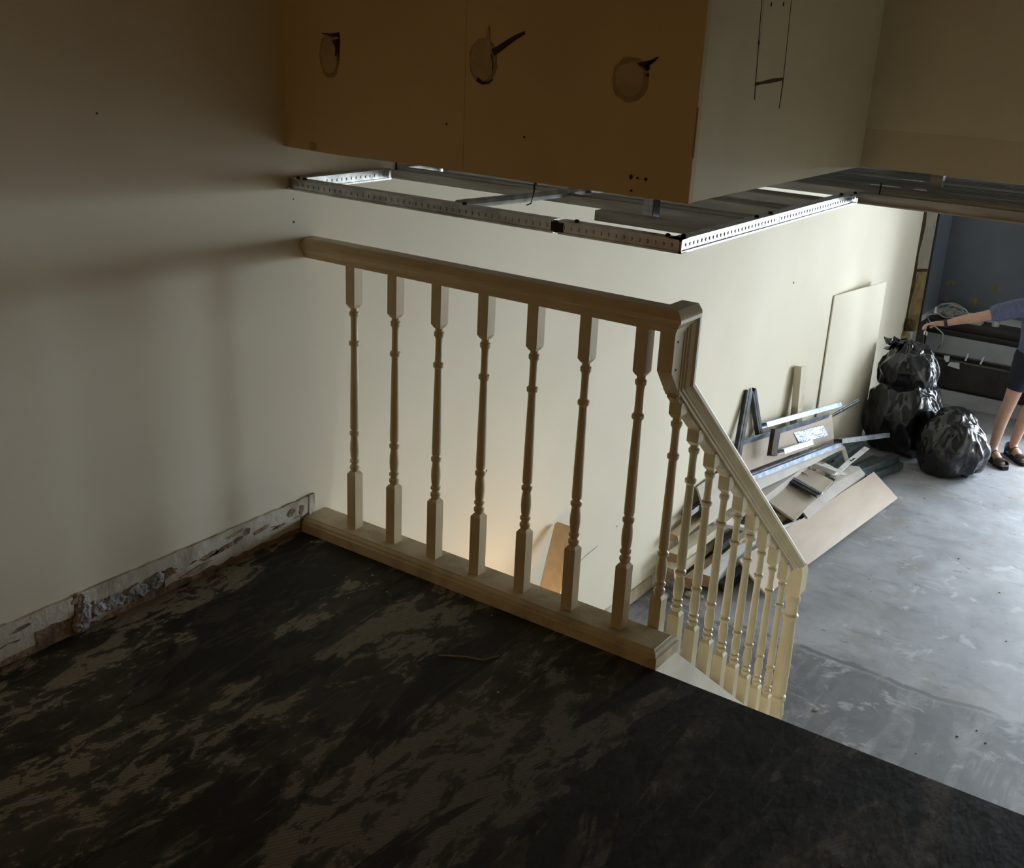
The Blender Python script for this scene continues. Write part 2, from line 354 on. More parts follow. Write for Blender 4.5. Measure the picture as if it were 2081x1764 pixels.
# seam on the bulkhead front
MB().prism([(0.6142,-0.0243,2.6),(0.6154,-0.0243,2.6),(0.6240,-0.0243,1.195),(0.6229,-0.0243,1.195)],(0,0.0006,0)).build('board_seam', 'patch_rim', bf)
def blob(cx, cz, rx, rz, seed, n=22, amp=0.12, y=-0.0255, d=0.0025):
    r = random.Random(seed)
    return [(cx+rx*(1+r.uniform(-amp,amp))*math.cos(2*math.pi*k/n), y, cz+rz*(1+r.uniform(-amp,amp))*math.sin(2*math.pi*k/n)) for k in range(n)]
def patchq(cx, cz, rx, rz, seed, rim=1.22):
    MB().prism(blob(cx,cz,rx*rim,rz*rim,seed,amp=0.05,y=-0.0250),(0,0.0012,0)).build('patch_rim','patch_rim',bf)
    MB().prism(blob(cx,cz,rx,rz,seed+1,amp=0.06,y=-0.0262),(0,0.002,0)).build('plaster_patch','patch',bf)
def mark(pts, y=-0.0275):
    MB().prism([(p[0],y,p[1]) for p in pts],(0,0.0025,0)).build('scorch_mark','scorch',bf)
def stroke(pts, w, seed=1):
    r = random.Random(seed); up = []; dn = []
    for i,(x,z) in enumerate(pts):
        j = min(i+1,len(pts)-1); k = max(i-1,0)
        d = V(pts[j][0]-pts[k][0],0,pts[j][1]-pts[k][1]).normalized(); nn = V(-d.z,0,d.x)
        ww = w*(1-0.6*i/(len(pts)-1))*r.uniform(0.6,1.3)
        up.append((x+nn.x*ww, z+nn.z*ww)); dn.append((x-nn.x*ww, z-nn.z*ww))
    return up + dn[::-1]
patchq(0.172,1.440,0.030,0.045,11)
MB().prism([(0.150,-0.0268,1.44),(0.165,-0.0268,1.478),(0.182,-0.0268,1.486),(0.196,-0.0268,1.46),(0.198,-0.0268,1.425),(0.185,-0.0268,1.398),(0.165,-0.0268,1.400)],(0,0.002,0)).build('plaster_patch','patch',bf)
mark(stroke([(0.206,1.494),(0.185,1.492),(0.165,1.494),(0.148,1.495)],0.0042,2))
mark([(0.185,1.478),(0.206,1.485),(0.210,1.470),(0.204,1.458),(0.199,1.44),(0.194,1.442),(0.196,1.462)])
mark(stroke([(0.207,1.50),(0.209,1.48),(0.207,1.45),(0.203,1.43)],0.0018,3))
patchq(0.675,1.455,0.036,0.046,21,1.15)
MB().prism([(0.668,-0.0268,1.47),(0.680,-0.0268,1.505),(0.689,-0.0268,1.533),(0.694,-0.0268,1.505),(0.700,-0.0268,1.47)],(0,0.002,0)).build('plaster_patch','patch',bf)
mark(stroke([(0.704,1.474),(0.722,1.484),(0.745,1.498),(0.768,1.511),(0.792,1.522)],0.0075,5))
mark(stroke([(0.660,1.412),(0.676,1.404),(0.692,1.405),(0.706,1.414)],0.0045,6))
mark(stroke([(0.700,1.47),(0.706,1.45),(0.704,1.435)],0.002,7))
patchq(1.078,1.437,0.036,0.036,31,1.32)
mark([(1.095,1.472),(1.112,1.476),(1.132,1.481),(1.138,1.478),(1.122,1.470),(1.124,1.46),(1.118,1.456),(1.108,1.464),(1.098,1.467)])
mark(stroke([(1.115,1.465),(1.13,1.478),(1.142,1.486)],0.004,8))
mark(blob(1.12,1.448,0.004,0.004,9,8,y=0) and [(p[0],p[2]) for p in blob(1.12,1.448,0.004,0.004,9,8)])
patchq(0.106,1.2035,0.010,0.008,41,1.35)
for i,(x,z,r) in enumerate([(1.100,1.229,0.0042),(1.117,1.2285,0.0022),(1.138,1.228,0.0034),(1.104,1.199,0.0026),(0.805,1.29,0.002),(0.57,1.30,0.002)]):
    mark([(p[0],p[2]) for p in blob(x,z,r,r*1.2,50+i,9)])
# chipped corner bead
MB().box((WF-0.002,-0.0248,1.285),(WF+0.0012,-0.021,1.39)).build('chipped_corner','patch_rim',bf)
# access panel outline on the side wall
def crack(pts, w, name='panel_crack'):
    mb = MB()
    up=[];dn=[]
    r = random.Random(len(pts)*7)
    for i,(y,z) in enumerate(pts):
        j=min(i+1,len(pts)-1);k=max(i-1,0)
        d=V(0,pts[j][0]-pts[k][0],pts[j][1]-pts[k][1]).normalized(); nn=(-d.z,d.y)
        ww=w*r.uniform(0.5,1.2)
        up.append((WF+0.0012,y+nn[0]*ww,z+nn[1]*ww)); dn.append((WF+0.0012,y-nn[0]*ww,z-nn[1]*ww))
    mb.prism(up+dn[::-1],(-0.0018,0,0)).build(name,'brown_stain',bs)
crack([(0.244,2.3),(0.246,1.62),(0.252,1.55),(0.258,1.50),(0.265,1.435),(0.270,1.40)],0.0012)
crack([(0.415,2.3),(0.418,1.62),(0.424,1.53),(0.429,1.434),(0.427,1.376)],0.0018)
crack([(0.262,1.434),(0.31,1.437),(0.36,1.441),(0.43,1.445)],0.0055)
MB().prism([(WF+0.0008,0.2445,2.28),(WF+0.0008,0.415,2.28),(WF+0.0008,0.428,1.447),(WF+0.0008,0.263,1.441)],(-0.0014,0,0)).build('access_panel','olive_paint',bs)
for y,z in [(0.255,1.525),(0.300,1.608),(0.372,1.612)]:
    MB().prism([(WF+0.0020,y+0.003*math.cos(a),z+0.005*math.sin(a)) for a in [k*math.pi/4 for k in range(8)]],(-0.002,0,0)).build('screw_hole','scorch',bs)

# wall marks: crack and small nail holes
def wmark(y,z,r): MB().prism([(0.001,y+r*math.cos(k*math.pi/4),z+r*math.sin(k*math.pi/4)) for k in range(8)],(-0.002,0,0)).build('nail_hole','brown_stain',wall_left)
for y,z,r in [(-0.62,1.30,0.0028),(0.0,0.98,0.003),(0.0,1.045,0.002),(2.26,-0.82,0.005),(2.22,-0.75,0.004),(2.12,-0.74,0.004),(4.1,0.17,0.008),(1.0,-0.1,0.004)]: wmark(y,z,r)
up = [(1.62,-0.83),(1.72,-0.815),(1.84,-0.79),(1.94,-0.78)]
MB().prism([(0.001,y,z+0.002) for y,z in up]+[(0.001,y,z-0.002) for y,z in up[::-1]],(-0.002,0,0)).build('hairline_crack','plaster_grey',wall_left)

# ------------------------------------------------------------------ damaged skirting band on the landing
bb = struct('baseboard_left', MB().box((0,YB,0.0),(0.004,0.052,0.058)), 'plaster_brown', 'broken plaster strip along the foot of the landing wall where skirting was torn off', 'baseboard')
def strip(name, y0, y1, z0, z1, d, m, seed, amp0=0.004, amp1=0.003, n=None, x0=0.0):
    n = n or max(4,int(abs(y1-y0)/0.022))
    a = ragged((x0+d,y0,z0),(x0+d,y1,z0),n,amp0,(0,0.3,1),seed); b = ragged((x0+d,y1,z1),(x0+d,y0,z1),n,amp1,(0,0.1,1),seed+5)
    return MB().prism(a+b,(-d-0.001+0.0005,0,0)).build(name,m,bb)
strip('skirting_remnant',-0.80,0.050,0.062,0.113,0.010,'plaster_white',101,0.006,0.002)
strip('skirting_remnant',-2.2,-0.815,0.055,0.110,0.010,'plaster_white',102,0.008,0.002)
strip('skirting_remnant',-4.4,-2.22,0.060,0.111,0.010,'plaster_white',103,0.008,0.002)
strip('plaster_coat',-0.53,-0.01,0.020,0.060,0.007,'plaster_white',104,0.006,0.006)
strip('plaster_coat',-1.35,-0.93,0.022,0.052,0.007,'plaster_white',105,0.008,0.006)
strip('plaster_coat',-2.6,-1.5,0.018,0.054,0.007,'plaster_white',106,0.008,0.006)
def scar(y,z,ry,rz,m,seed):
    r = random.Random(seed); n = 18
    pts = [(0.0112,y+ry*(1+r.uniform(-0.35,0.25))*math.cos(2*math.pi*k/n),z+rz*(1+r.uniform(-0.4,0.3))*math.sin(2*math.pi*k/n)+0.12*ry*math.cos(2*math.pi*k/n)) for k in range(n)]
    MB().prism(pts,(-0.004,0,0)).build('brown_scar',m,bb)
for q in [(-0.30,0.066,0.07,0.009,'plaster_brown',1),(-0.37,0.060,0.03,0.010,'plaster_brown',2),(-0.17,0.072,0.035,0.006,'plaster_brown',3),(-0.27,0.094,0.035,0.006,'plaster',4),(-0.23,0.085,0.012,0.010,'plaster_brown',5),
          (-0.52,0.060,0.03,0.014,'plaster_brown',6),(-0.55,0.068,0.022,0.008,'scorch',7),(-0.96,0.086,0.03,0.005,'plaster_brown',8),(-0.62,0.036,0.07,0.014,'plaster',9),(-0.72,0.030,0.05,0.016,'plaster',10),
          (-0.42,0.034,0.05,0.008,'plaster',11),(-0.05,0.085,0.018,0.012,'plaster_brown',12),(-0.005,0.083,0.010,0.018,'plaster_brown',13),(-0.80,0.098,0.02,0.012,'plaster_brown',14),(-0.1,0.055,0.02,0.004,'plaster_brown',15)]: scar(*q)
def lump(name, c, r, m, parent, seed, sub=3, amp=0.35):
    import bmesh
    bm = bmesh.new(); bmesh.ops.create_icosphere(bm, subdivisions=sub, radius=1)
    mb = MB()
    for v in bm.verts:
        k = 1+amp*mnoise.noise(v.co*2.2+V(seed,seed*2,0))+amp*0.5*mnoise.noise(v.co*5+V(seed,0,3))
        v.co = V(c[0]+v.co.x*r[0]*k, c[1]+v.co.y*r[1]*k, c[2]+v.co.z*r[2]*k)
    bm.verts.index_update()
    mb.add([tuple(v.co) for v in bm.verts],[tuple(v.index for v in f.verts) for f in bm.faces]); bm.free()
    return mb.build(name, m, parent)
for i,(y,z,ry,rz) in enumerate([(-0.79,0.045,0.025,0.040),(-0.75,0.052,0.03,0.022),(-0.70,0.05,0.04,0.020),(-0.63,0.048,0.04,0.024),(-0.565,0.055,0.03,0.022),(-0.80,0.022,0.022,0.020)]):
    lump('plaster_chunk',(0.010,y,z),(0.012,ry,rz),'plaster_grey',bb,i+1)
MB().prism([(0.012,0.026,0.05),(0.012,0.028,0.116),(0.012,0.052,0.118),(0.012,0.054,0.06)],(-0.0095,0,0)).build('loose_paint_flake','plaster_white',bb)
# lower skirting of tiles along the same wall
lb = struct('baseboard_lower', MB().box((0,0.0,ZL),(0.006,6.7,ZL+0.005)), 'plaster_brown', 'low pale tile skirting along the lower wall', 'baseboard')
r0 = random.Random(3)
y = 0.15
while y < 5.0:
    L_ = 0.30
    o = MB().box((0.0,y,ZL+0.004),(0.012,y+L_-0.006,ZL+0.078+r0.uniform(-0.003,0.003))).build('skirting_tile','plaster_white' if r0.random()>0.25 else 'plaster',lb)
    y += L_
# ------------------------------------------------------------------ stairs
st = thing('staircase','short white-sided staircase dropping from the landing edge to the lower floor','stairs',(1.7,0.7,ZL))
rise, go = -ZL/6.0, 0.252
for k in range(1,6):
    z = -rise*k
    MB().box((W+0.005,go*(k-1)-0.0 if k>1 else 0.0,z-0.03),(2.45,go*k+0.02,z)).build('tread','tread_wood',st)
for k in range(0,6):
    MB().box((W+0.005,go*k-(0.0 if k else -0.003),-rise*(k+1)+(0.0 if k<5 else 0.001)),(2.45,go*k+0.018,-rise*k-0.031)).build('riser','white_gloss',st)
def stringer(x0,x1):
    y1 = 1.20
    top = lambda y: 0.098-0.815*y
    pts = [(x0,0.128,0.0),(x0,0.128,top(0.128)),(x0,y1,top(y1)),(x0,y1,ZL+0.001),(x0,0.95,ZL+0.001),(x0,0.003,-0.42),(x0,0.003,0.0)]
    return MB().prism(pts,(x1-x0,0,0)).build('stringer','white_gloss',st)
stringer(1.150,1.262)
stringer(2.45,2.50)

# ------------------------------------------------------------------ landing balustrade
HB, TOPB, YBL = 0.0475, 0.872, 0.063
lbst = thing('landing_balustrade','cream painted spindle balustrade along the landing edge, seven turned spindles','balustrade',(0.6,YBL,0.0))
def rect_ring(x0,x1,y0,y1,z): return [(x0,y0,z),(x1,y0,z),(x1,y1,z),(x0,y1,z)]
prof = [(0.0,0.0),(0.030,0.0),(0.033,0.006),(0.038,0.006),(0.041,0.009),(0.0445,0.015),(0.0475,0.017)]
MB().loops([rect_ring(0.001,W-i,0.0+i,0.127-i,z) for z,i in prof]).build('base_rail','dusty_cream',lbst)
# handrail profile (u = sideways, w = up from the underside)
HP = [(-0.022,0.0),(0.022,0.0),(0.022,0.008),(0.026,0.0085),(0.026,0.014),(0.030,0.016),(0.0325,0.021),(0.036,0.027),(0.0425,0.031),(0.0425,0.040),(0.039,0.046),(0.022,0.058),
      (-0.022,0.058),(-0.039,0.046),(-0.0425,0.040),(-0.0425,0.031),(-0.036,0.027),(-0.0325,0.021),(-0.030,0.016),(-0.026,0.014),(-0.026,0.0085),(-0.022,0.008)]
XC = 1.195
ring0 = [(0.001,YBL+u,TOPB+w) for u,w in HP]
ring1 = [(XC+u*-1.0,YBL+u,TOPB+w) for u,w in HP]     # mitre at the corner
MB().loops([ring0,ring1]).build('handrail','cream_gloss',lbst,True)
A = 0.0336/2
def baluster_mesh(zb, z1, z2, zt):
    """square foot zb..z1, turned part z1..z2, square head z2..zt"""
    mb = MB()
    def sq(z,h): return [(-h,-h,z),(h,-h,z),(h,h,z),(-h,h,z)]
    mb.loops([sq(zb,A),sq(z1-0.009,A),sq(z1,A*0.62)])
    mb.loops([sq(z2,A*0.62),sq(z2+0.011,A),sq(zt,A)])
    H = z2-z1
    p = [(0.0,0.0105),(0.006,0.0125),(0.020,0.0150),(0.032,0.0148),(0.042,0.0105),(0.050,0.0105),(0.058,0.0146),(0.070,0.0146),(0.078,0.0108),
         (0.10,0.0128),(0.14,0.0142),(0.18,0.0135),(0.212,0.0112),(0.222,0.0115),(0.232,0.0150),(0.248,0.0152),(0.258,0.0112),(0.264,0.0100),(0.269,0.0132),(0.30,0.0134),
         (0.55,0.0120),(0.76,0.0103),(0.772,0.0106),(0.782,0.0150),(0.800,0.0152),(0.810,0.0104),(0.86,0.0098),(0.93,0.0098),(0.945,0.0105),(0.957,0.0142),(0.975,0.0144),(0.983,0.0108),(1.0,0.0110)]
    mb.lathe([(z1+H*t,r*1.03) for t,r in p],(0,0),14)
    return mb
Z1, Z2 = 0.236, 0.748
b0 = baluster_mesh(HB-0.0002,Z1,Z2,TOPB+0.004).build('baluster','cream_gloss',None,True)
b0.parent = lbst
xs = [0.1577+A+0.1585*i for i in range(7)]
for i,x in enumerate(xs):
    if i == 0: b0.location = (x-0.6,0,0)
    else: copy_part(b0, lbst, (x-0.6,0,0))
# ------------------------------------------------------------------ stair balustrade
sb = thing('stair_balustrade','cream spindle balustrade with sloping handrail descending beside the stairs','balustrade',(XC,0.6,ZL))
SL = 0.846
# gooseneck: mitred corner return, short vertical drop with a filler plate
def srail(y): return 0.752-SL*(y-0.050)
YG = 0.092
rA = [(XC-u,YBL+u,TOPB+w) for u,w in HP]
rB = [(XC-u,YG+w,TOPB+w) for u,w in HP]
rC = [(XC-u,YG+w,srail(YG)+w*0.464) for u,w in HP]
MB().loops([rA,rB,rC]).build('gooseneck','cream_gloss',sb,True)
MB().prism([(XC-0.020,0.044,TOPB-0.0003),(XC-0.020,0.044,0.775),(XC-0.020,0.104,0.700),(XC-0.020,0.104,TOPB-0.0003)],(0.040,0,0)).build('filler_plate','cream_gloss',sb)
yE = 1.185
n_ = V(0,SL,1).normalized()
r1 = rC; r2 = [(XC-u,yE+n_.y*w,srail(yE)+n_.z*w) for u,w in HP]
MB().loops([r1,r2]).build('handrail','cream_gloss',sb,True)
MB().prism([(XC-0.014,0.10,srail(0.10)+0.002),(XC-0.014,yE-0.02,srail(yE-0.02)+0.002),(XC-0.014,yE-0.02,srail(yE-0.02)-0.014),(XC-0.014,0.10,srail(0.10)-0.014)],(0.028,0,0)).build('fillet','dusty_cream',sb)
for k,(yy,zz) in enumerate([(0.062,0.850),(0.064,0.780)]):
    MB().prism([(XC+0.0212,yy+0.0032*math.cos(a),zz+0.0032*math.sin(a)) for a in [j*math.pi/5 for j in range(10)]],(-0.0015,0,0)).build('screw','rust_bolt',sb)
sbal = None
for k in range(9):
    y = 0.142+0.1225*k
    zb = 0.098-0.815*y-0.012
    z1 = 0.134-0.833*(y-0.142)
    z2 = 0.634-0.873*(y-0.142)
    zt = srail(y)+0.004
    if sbal is None:
        sbal = baluster_mesh(-0.30,0.0,0.49,0.66)
    mb = baluster_mesh(zb,z1,z2,zt)
    mb.v = [(p[0]+XC,p[1]+y,p[2]) for p in mb.v]
    mb.build('baluster','cream_gloss',sb,True)
# newel
YN = 1.262; h = 0.030
nm = MB()
def sqn(z,hh): return [(XC-hh,YN-hh,z),(XC+hh,YN-hh,z),(XC+hh,YN+hh,z),(XC-hh,YN+hh,z)]
nm.loops([sqn(ZL+0.0005,h),sqn(-0.93,h),sqn(-0.915,h*0.72)])
nm.loops([sqn(-0.335,h*0.72),sqn(-0.32,h),sqn(-0.235,h),sqn(-0.215,h*0.8)])
nm.lathe([(z,r*1.05) for z,r in [(-0.915,0.020),(-0.90,0.027),(-0.885,0.027),(-0.875,0.020),(-0.86,0.024),(-0.84,0.027),(-0.80,0.024),(-0.785,0.020),(-0.778,0.027),(-0.762,0.027),(-0.755,0.021),(-0.745,0.026),
          (-0.62,0.0255),(-0.46,0.022),(-0.44,0.021),(-0.432,0.027),(-0.418,0.027),(-0.410,0.021),(-0.375,0.021),(-0.362,0.026),(-0.348,0.026),(-0.338,0.022),(-0.333,0.022)]],(XC,YN),18)
nm.build('newel_post','cream_gloss',sb,True)

# ------------------------------------------------------------------ metal ceiling grid
ZR0, ZR1 = 1.0744, 1.1069
cg = thing('ceiling_grid','galvanised steel ceiling frame hanging below the bulkhead, tracks and cross channels','ceiling frame',(0.6,0.5,ZR0))
def track(a, b, face, up=(0,0,1), h=ZR1-ZR0, depth=0.032, t=0.0016, name='track', m='galvanised', dimples=True, lip=0.0045):
    """C track from a to b (lower outer edge); face = outward normal."""
    a = V(a); b = V(b); f = V(face); u = V(up); d = (b-a); Ln = d.length; d.normalize()
    mb = MB()
    def bx(s0,s1,f0,f1,u0,u1):
        p = []
        for uu in (u0,u1):
            for s_,ff in ((s0,f0),(s1,f0),(s1,f1),(s0,f1)): p.append(tuple(a+d*s_+f*ff+u*uu))
        mb.hexa(p)
    bx(0,Ln,-lip-t,-lip,lip,h-lip)          # recessed web
    bx(0,Ln,-lip-t,0,0,lip)                 # lower rib
    bx(0,Ln,-lip-t,0,h-lip,h)               # upper rib
    bx(0,Ln,-depth,-lip-t,0,t)              # flanges
    bx(0,Ln,-depth,-lip-t,h-t,h)
    o = mb.build(name, m, cg)
    if dimples:
        s_ = 0.014; q = MB()
        while s_ < Ln-0.012:
            c = a+d*s_+f*(-lip)+u*(h*0.5)
            ring = [c+d*(0.0030*math.cos(k*math.pi/4))+u*(0.0050*math.sin(k*math.pi/4)) for k in range(8)]
            tip = [c+f*0.0018+d*(0.0016*math.cos(k*math.pi/4))+u*(0.0030*math.sin(k*math.pi/4)) for k in range(8)]
            q.loops([[tuple(p) for p in ring],[tuple(p) for p in tip]]); s_ += 0.0205
        dm = q.build('dimples', m, o); dm['kind'] = 'stuff'
    return o
YR = -0.022; XRr = 1.2381; YR2 = 1.1619
track((0.002,YR,ZR0),(0.8985,YR,ZR0),(0,-1,0))
track((0.912,YR,ZR0),(XRr,YR,ZR0),(0,-1,0))
MB().box((0.889,YR+0.004,ZR0+0.002),(0.925,YR+0.008,ZR1-0.002)).build('splice','black',cg)
track((XRr,YR,ZR0),(XRr,0.556,ZR0),(1,0,0))
track((XRr,0.560,ZR0),(XRr,YR2,ZR0),(1,0,0))
track((XRr+0.002,YR2,ZR0),(XR-0.01,YR2,ZR0),(0,-1,0),dimples=False,m='galvanised_dull')
track((0.034,0.012,ZR0),(0.034,0.385,ZR0),(1,0,0))
track((0.034,0.43,ZR0),(0.034,YR2,ZR0),(1,0,0),dimples=False)
def holed_plate(mb, x0,x1,y0,y1,z,t,holes):
    """flat plate along X with round/slot holes (cx, half_len, r)."""
    yc = (y0+y1)/2; x = x0
    for cx,hl,r in sorted(holes):
        a = cx-hl-r-0.012; b = cx+hl+r+0.012
        if a > x: mb.box((x,y0,z-t),(a,y1,z))
        n = 16; inner=[]; 
        for k in range(n):
            an = 2*math.pi*k/n+math.pi/n; c_ = math.cos(an)
            inner.append((cx+(hl if c_>0 else -hl)+r*c_, yc+r*math.sin(an)))
        outer=[]
        for k in range(n):
            an = 2*math.pi*k/n+math.pi/n; c_,s_ = math.cos(an),math.sin(an); q = max(abs(c_),abs(s_))
            outer.append(((a+b)/2+(b-a)/2*c_/q, yc+(y1-y0)/2*s_/q))
        vs = [(p[0],p[1],z) for p in outer]+[(p[0],p[1],z) for p in inner]+[(p[0],p[1],z-t) for p in outer]+[(p[0],p[1],z-t) for p in inner]
        fs=[]
        for k in range(n):
            l=(k+1)%n
            fs += [(k,l,n+l,n+k),(2*n+k,3*n+k,3*n+l,2*n+l),(n+k,n+l,3*n+l,3*n+k)]
        mb.add(vs,fs); x = b
    mb.box((x,y0,z-t),(x1,y1,z))
def cstud(x0,x1,y0,y1,z,holes=(),name='cross_channel',m='galvanised_dull',fl=0.026,rib=True):
    mb = MB(); holed_plate(mb,x0,x1,y0,y1,z,0.0015,list(holes))
    mb.box((x0,y0,z-fl),(x1,y0+0.0015,z-0.0015)); mb.box((x0,y1-0.0015,z-fl),(x1,y1,z-0.0015))
    if rib:
        w = y1-y0
        if not holes: mb.box((x0,y0+w*0.44,z),(x1,y0+w*0.56,z+0.0025))
        mb.box((x0,y0+w*0.10,z),(x1,y0+w*0.16,z+0.002)); mb.box((x0,y0+w*0.84,z),(x1,y0+w*0.90,z+0.002))
    return mb.build(name,m,cg)
cstud(0.034,1.20,0.385,0.475,1.1045,[(0.705,0,0.022),(0.655,0.004,0.013)])
cstud(0.034,1.20,0.640,0.730,1.1045)
cstud(0.034,1.20,0.890,0.980,1.1045)
cstud(0.88,1.20,0.20,0.235,1.1045,rib=False)
MB().tube([(0.575,0.02,1.098),(0.63,0.25,1.102),(0.68,0.42,1.110),(0.80,0.90,1.125)],0.0125,10).build('round_brace','galvanised',cg,True)
MB().tube([(0.66,0.245,1.30),(0.659,0.245,1.16),(0.660,0.246,1.14),(0.661,0.243,1.118),(0.655,0.240,1.090),(0.640,0.243,1.084)],0.0022,6).build('hanger_wire','dark_steel',cg)
MB().tube([(0.660,0.245,1.150),(0.664,0.247,1.143),(0.657,0.248,1.136),(0.663,0.244,1.129)],0.003,6).build('wire_twist','dark_steel',cg)
hs = MB().box((0.985,0.262,1.077),(1.012,0.2645,1.26))
for k in range(7): hs.box((0.985,0.2600,1.082+0.013*k),(1.012,0.262,1.086+0.013*k))
hs.build('hanger_strap','galvanised',cg)
MB().box((1.012,0.262,1.077),(1.0145,0.295,1.26)).build('hanger_strap','dark_steel',cg)
# wide studs laid flat beyond the stairwell edge
yk = YR2+0.036
for k in range(8):
    hol = []
    if k == 1: hol = [(1.255,0.032,0.018),(1.365,0,0.021)]
    if k == 3: hol = [(1.27,0.02,0.017)]
    if k == 5: hol = [(1.52,0,0.02)]
    cstud(0.30,2.6,yk,yk+0.116,1.112,hol,'flat_stud'); yk += 0.119
MB().box((1.365,1.47,1.078),(1.40,1.474,1.26)).box((1.40,1.47,1.078),(1.404,1.50,1.26)).build('hanger_strap','galvanised_dull',cg)
MB().box((1.115,1.86,1.114),(1.265,1.90,1.150)).build('joist_clip','galvanised_dull',cg)
def bolt(p): MB().lathe([(p[2],0.006),(p[2]+0.004,0.006),(p[2]+0.006,0.003)],(p[0],p[1]),8).build('bolt','rust_bolt',cg)
for p in [(0.030,-0.008,ZR1),(0.058,-0.010,ZR1),(0.62,-0.008,ZR1),(0.955,-0.008,ZR1),(1.195,-0.004,ZR1),(1.222,0.02,ZR1),(1.222,0.43,ZR1),(1.222,0.52,ZR1),(1.222,1.06,ZR1),(1.24,1.13,ZR1)]: bolt(p)
MB().tube([(1.30,YR2+0.012,ZR1-0.002),(1.301,YR2+0.012,ZR1+0.035)],0.0022,6).build('screw','rust_bolt',cg)
MB().tube([(0.048,0.39,ZR1-0.004),(0.047,0.392,ZR1+0.024)],0.003,6).build('screw','rust_bolt',cg)

# ------------------------------------------------------------------ debris pile
def board(name, p0, p1, p3, t, m, label, cat='board', skew=None, seed=0, rag=0.0, edge=None):
    """board whose TOP face is the parallelogram p0,p1,p1+p3-p0,p3; thickness t below it"""
    p0,p1,p3 = V(p0),V(p1),V(p3); p2 = p1+p3-p0
    if skew is not None: p2 = V(skew)
    n = (p1-p0).cross(p3-p0).normalized()
    if n.z < 0: n = -n
    if rag:
        pts = [p0]+ragged(p0,p1,9,rag*0.3,tuple((p3-p0).normalized()),seed)[1:-1]+[p1]+ragged(p1,p2,7,rag,tuple((p1-p0).normalized()),seed+1)[1:-1]+[p2]+ragged(p2,p3,9,rag*0.3,tuple((p3-p0).normalized()),seed+2)[1:-1]+[p3]+ragged(p3,p0,7,rag*0.6,tuple((p1-p0).normalized()),seed+3)[1:-1]
    else: pts = [p0,p1,p2,p3]
    base = (p0+p2)/2-n*t
    mb = MB().prism(pts, tuple(-n*t))
    o = mb.build(name, m, None, loc=tuple(base))
    return tag(o,label,cat)
def chan(name, a, b, side, w, hgt, m, label, cat='metal channel', t=0.002, bend=None):
    """C channel from a to b; web width w along 'side', flanges of height hgt downwards from the web"""
    pts = [V(a),V(b)] if bend is None else [V(a),V(bend),V(b)]
    mb = MB()
    for i in range(len(pts)-1):
        p,q = pts[i],pts[i+1]; d = (q-p).normalized(); s_ = V(side); s_ = (s_-d*s_.dot(d)).normalized(); n = d.cross(s_).normalized()
        if n.z < 0 and abs(n.z) > 0.05: n = -n
        def bx(s0,s1,n0,n1):
            mb.hexa([tuple(P+s_*ss+n*nn) for nn in (n0,n1) for P,ss in ((p,s0),(q,s0),(q,s1),(p,s1))])
        bx(-w/2,w/2,-t,0); bx(-w/2,-w/2+t,-hgt,-t); bx(w/2-t,w/2,-hgt,-t); bx(-w*0.12,w*0.12,0,t*0.8)
    base = (pts[0]+pts[-1])/2
    return tag(mb.build(name, m, None, loc=tuple(base)),label,cat)
def beam(name, a, b, w, h_, m, label, cat='timber', rollside=(1,0,0), cut=None):
    a,b = V(a),V(b); d = (b-a).normalized(); s_ = V(rollside); s_ = (s_-d*s_.dot(d)).normalized(); n = d.cross(s_).normalized()
    if n.z < 0: n = -n
    r = random.Random(hash(label)%1000 if False else len(label)*13)
    P = []
    for nn in (-h_,0):
        for p,ss in ((a,-w/2),(b,-w/2),(b,w/2),(a,w/2)):
            P.append(tuple(p+s_*ss+n*nn+d*r.uniform(-0.012,0.012)))
    base = (a+b)/2-n*h_
    root = tag(MB().hexa(P).build(name,m,None,loc=tuple(base)),label,cat)
    if cut:
        q = MB(); k = -d*0.0012
        q.hexa([tuple(V(P[i])+kk) for kk in (V(0,0,0),k) for i in (0,3,7,4)])
        c = q.build('sawn_end',cut,root)
    return root
G='demolition offcuts heaped against the wall'
# hidden bulk of the heap
beam('timber_beam',(0.10,3.30,-1.17),(0.13,4.60,-1.17),0.16,0.088,'timber','thick rough timber at the bottom of the heap under the leaning board')
beam('timber_beam',(0.12,3.45,-1.075),(0.16,4.55,-1.075),0.13,0.09,'timber','second rough timber in the heap, beneath the metal rail')
board('plasterboard_offcut',(0.02,3.50,-0.985),(0.02,4.50,-0.985),(0.20,3.45,-1.0),0.07,'board_pale','thick pale offcut hidden under the leaning plywood')
board('plywood_sheet',(0.056,3.40,-0.86),(0.236,4.60,-0.915),(0.016,3.40,-0.695),0.012,'plywood','tan plywood sheet leaning on the wall above the torn plaster strip')
beam('metal_flat_bar',(0.030,3.42,-0.668),(0.185,4.56,-0.752),0.034,0.012,'galvanised_blue','pale metal bar along the top edge of the leaning plywood sheet','metal bar',rollside=(0.3,0,1))
chan('metal_channel',(0.040,3.80,-0.640),(0.145,4.86,-0.750),(1,0,0.5),0.045,0.03,'galvanised_blue','bluish metal channel lying topmost across the heap against the wall')
board('foil_sheet',(0.160,4.147,-0.835),(0.229,4.485,-0.862),(0.133,4.10,-0.760),0.003,'mirror_foil','shiny crinkled foil-faced sheet on the leaning plywood','metal sheet')
beam('wood_block',(0.150,3.765,-0.655),(0.165,3.715,-0.80),0.062,0.03,'dark_wood','short dark brown wood block propped upright on the plywood','wood block',rollside=(0.2,1,0))
chan('metal_channel',(0.150,3.865,-0.80),(0.185,4.27,-0.845),(1,0,0.4),0.04,0.03,'galvanised_dull','short grey channel beside the dark wood block')
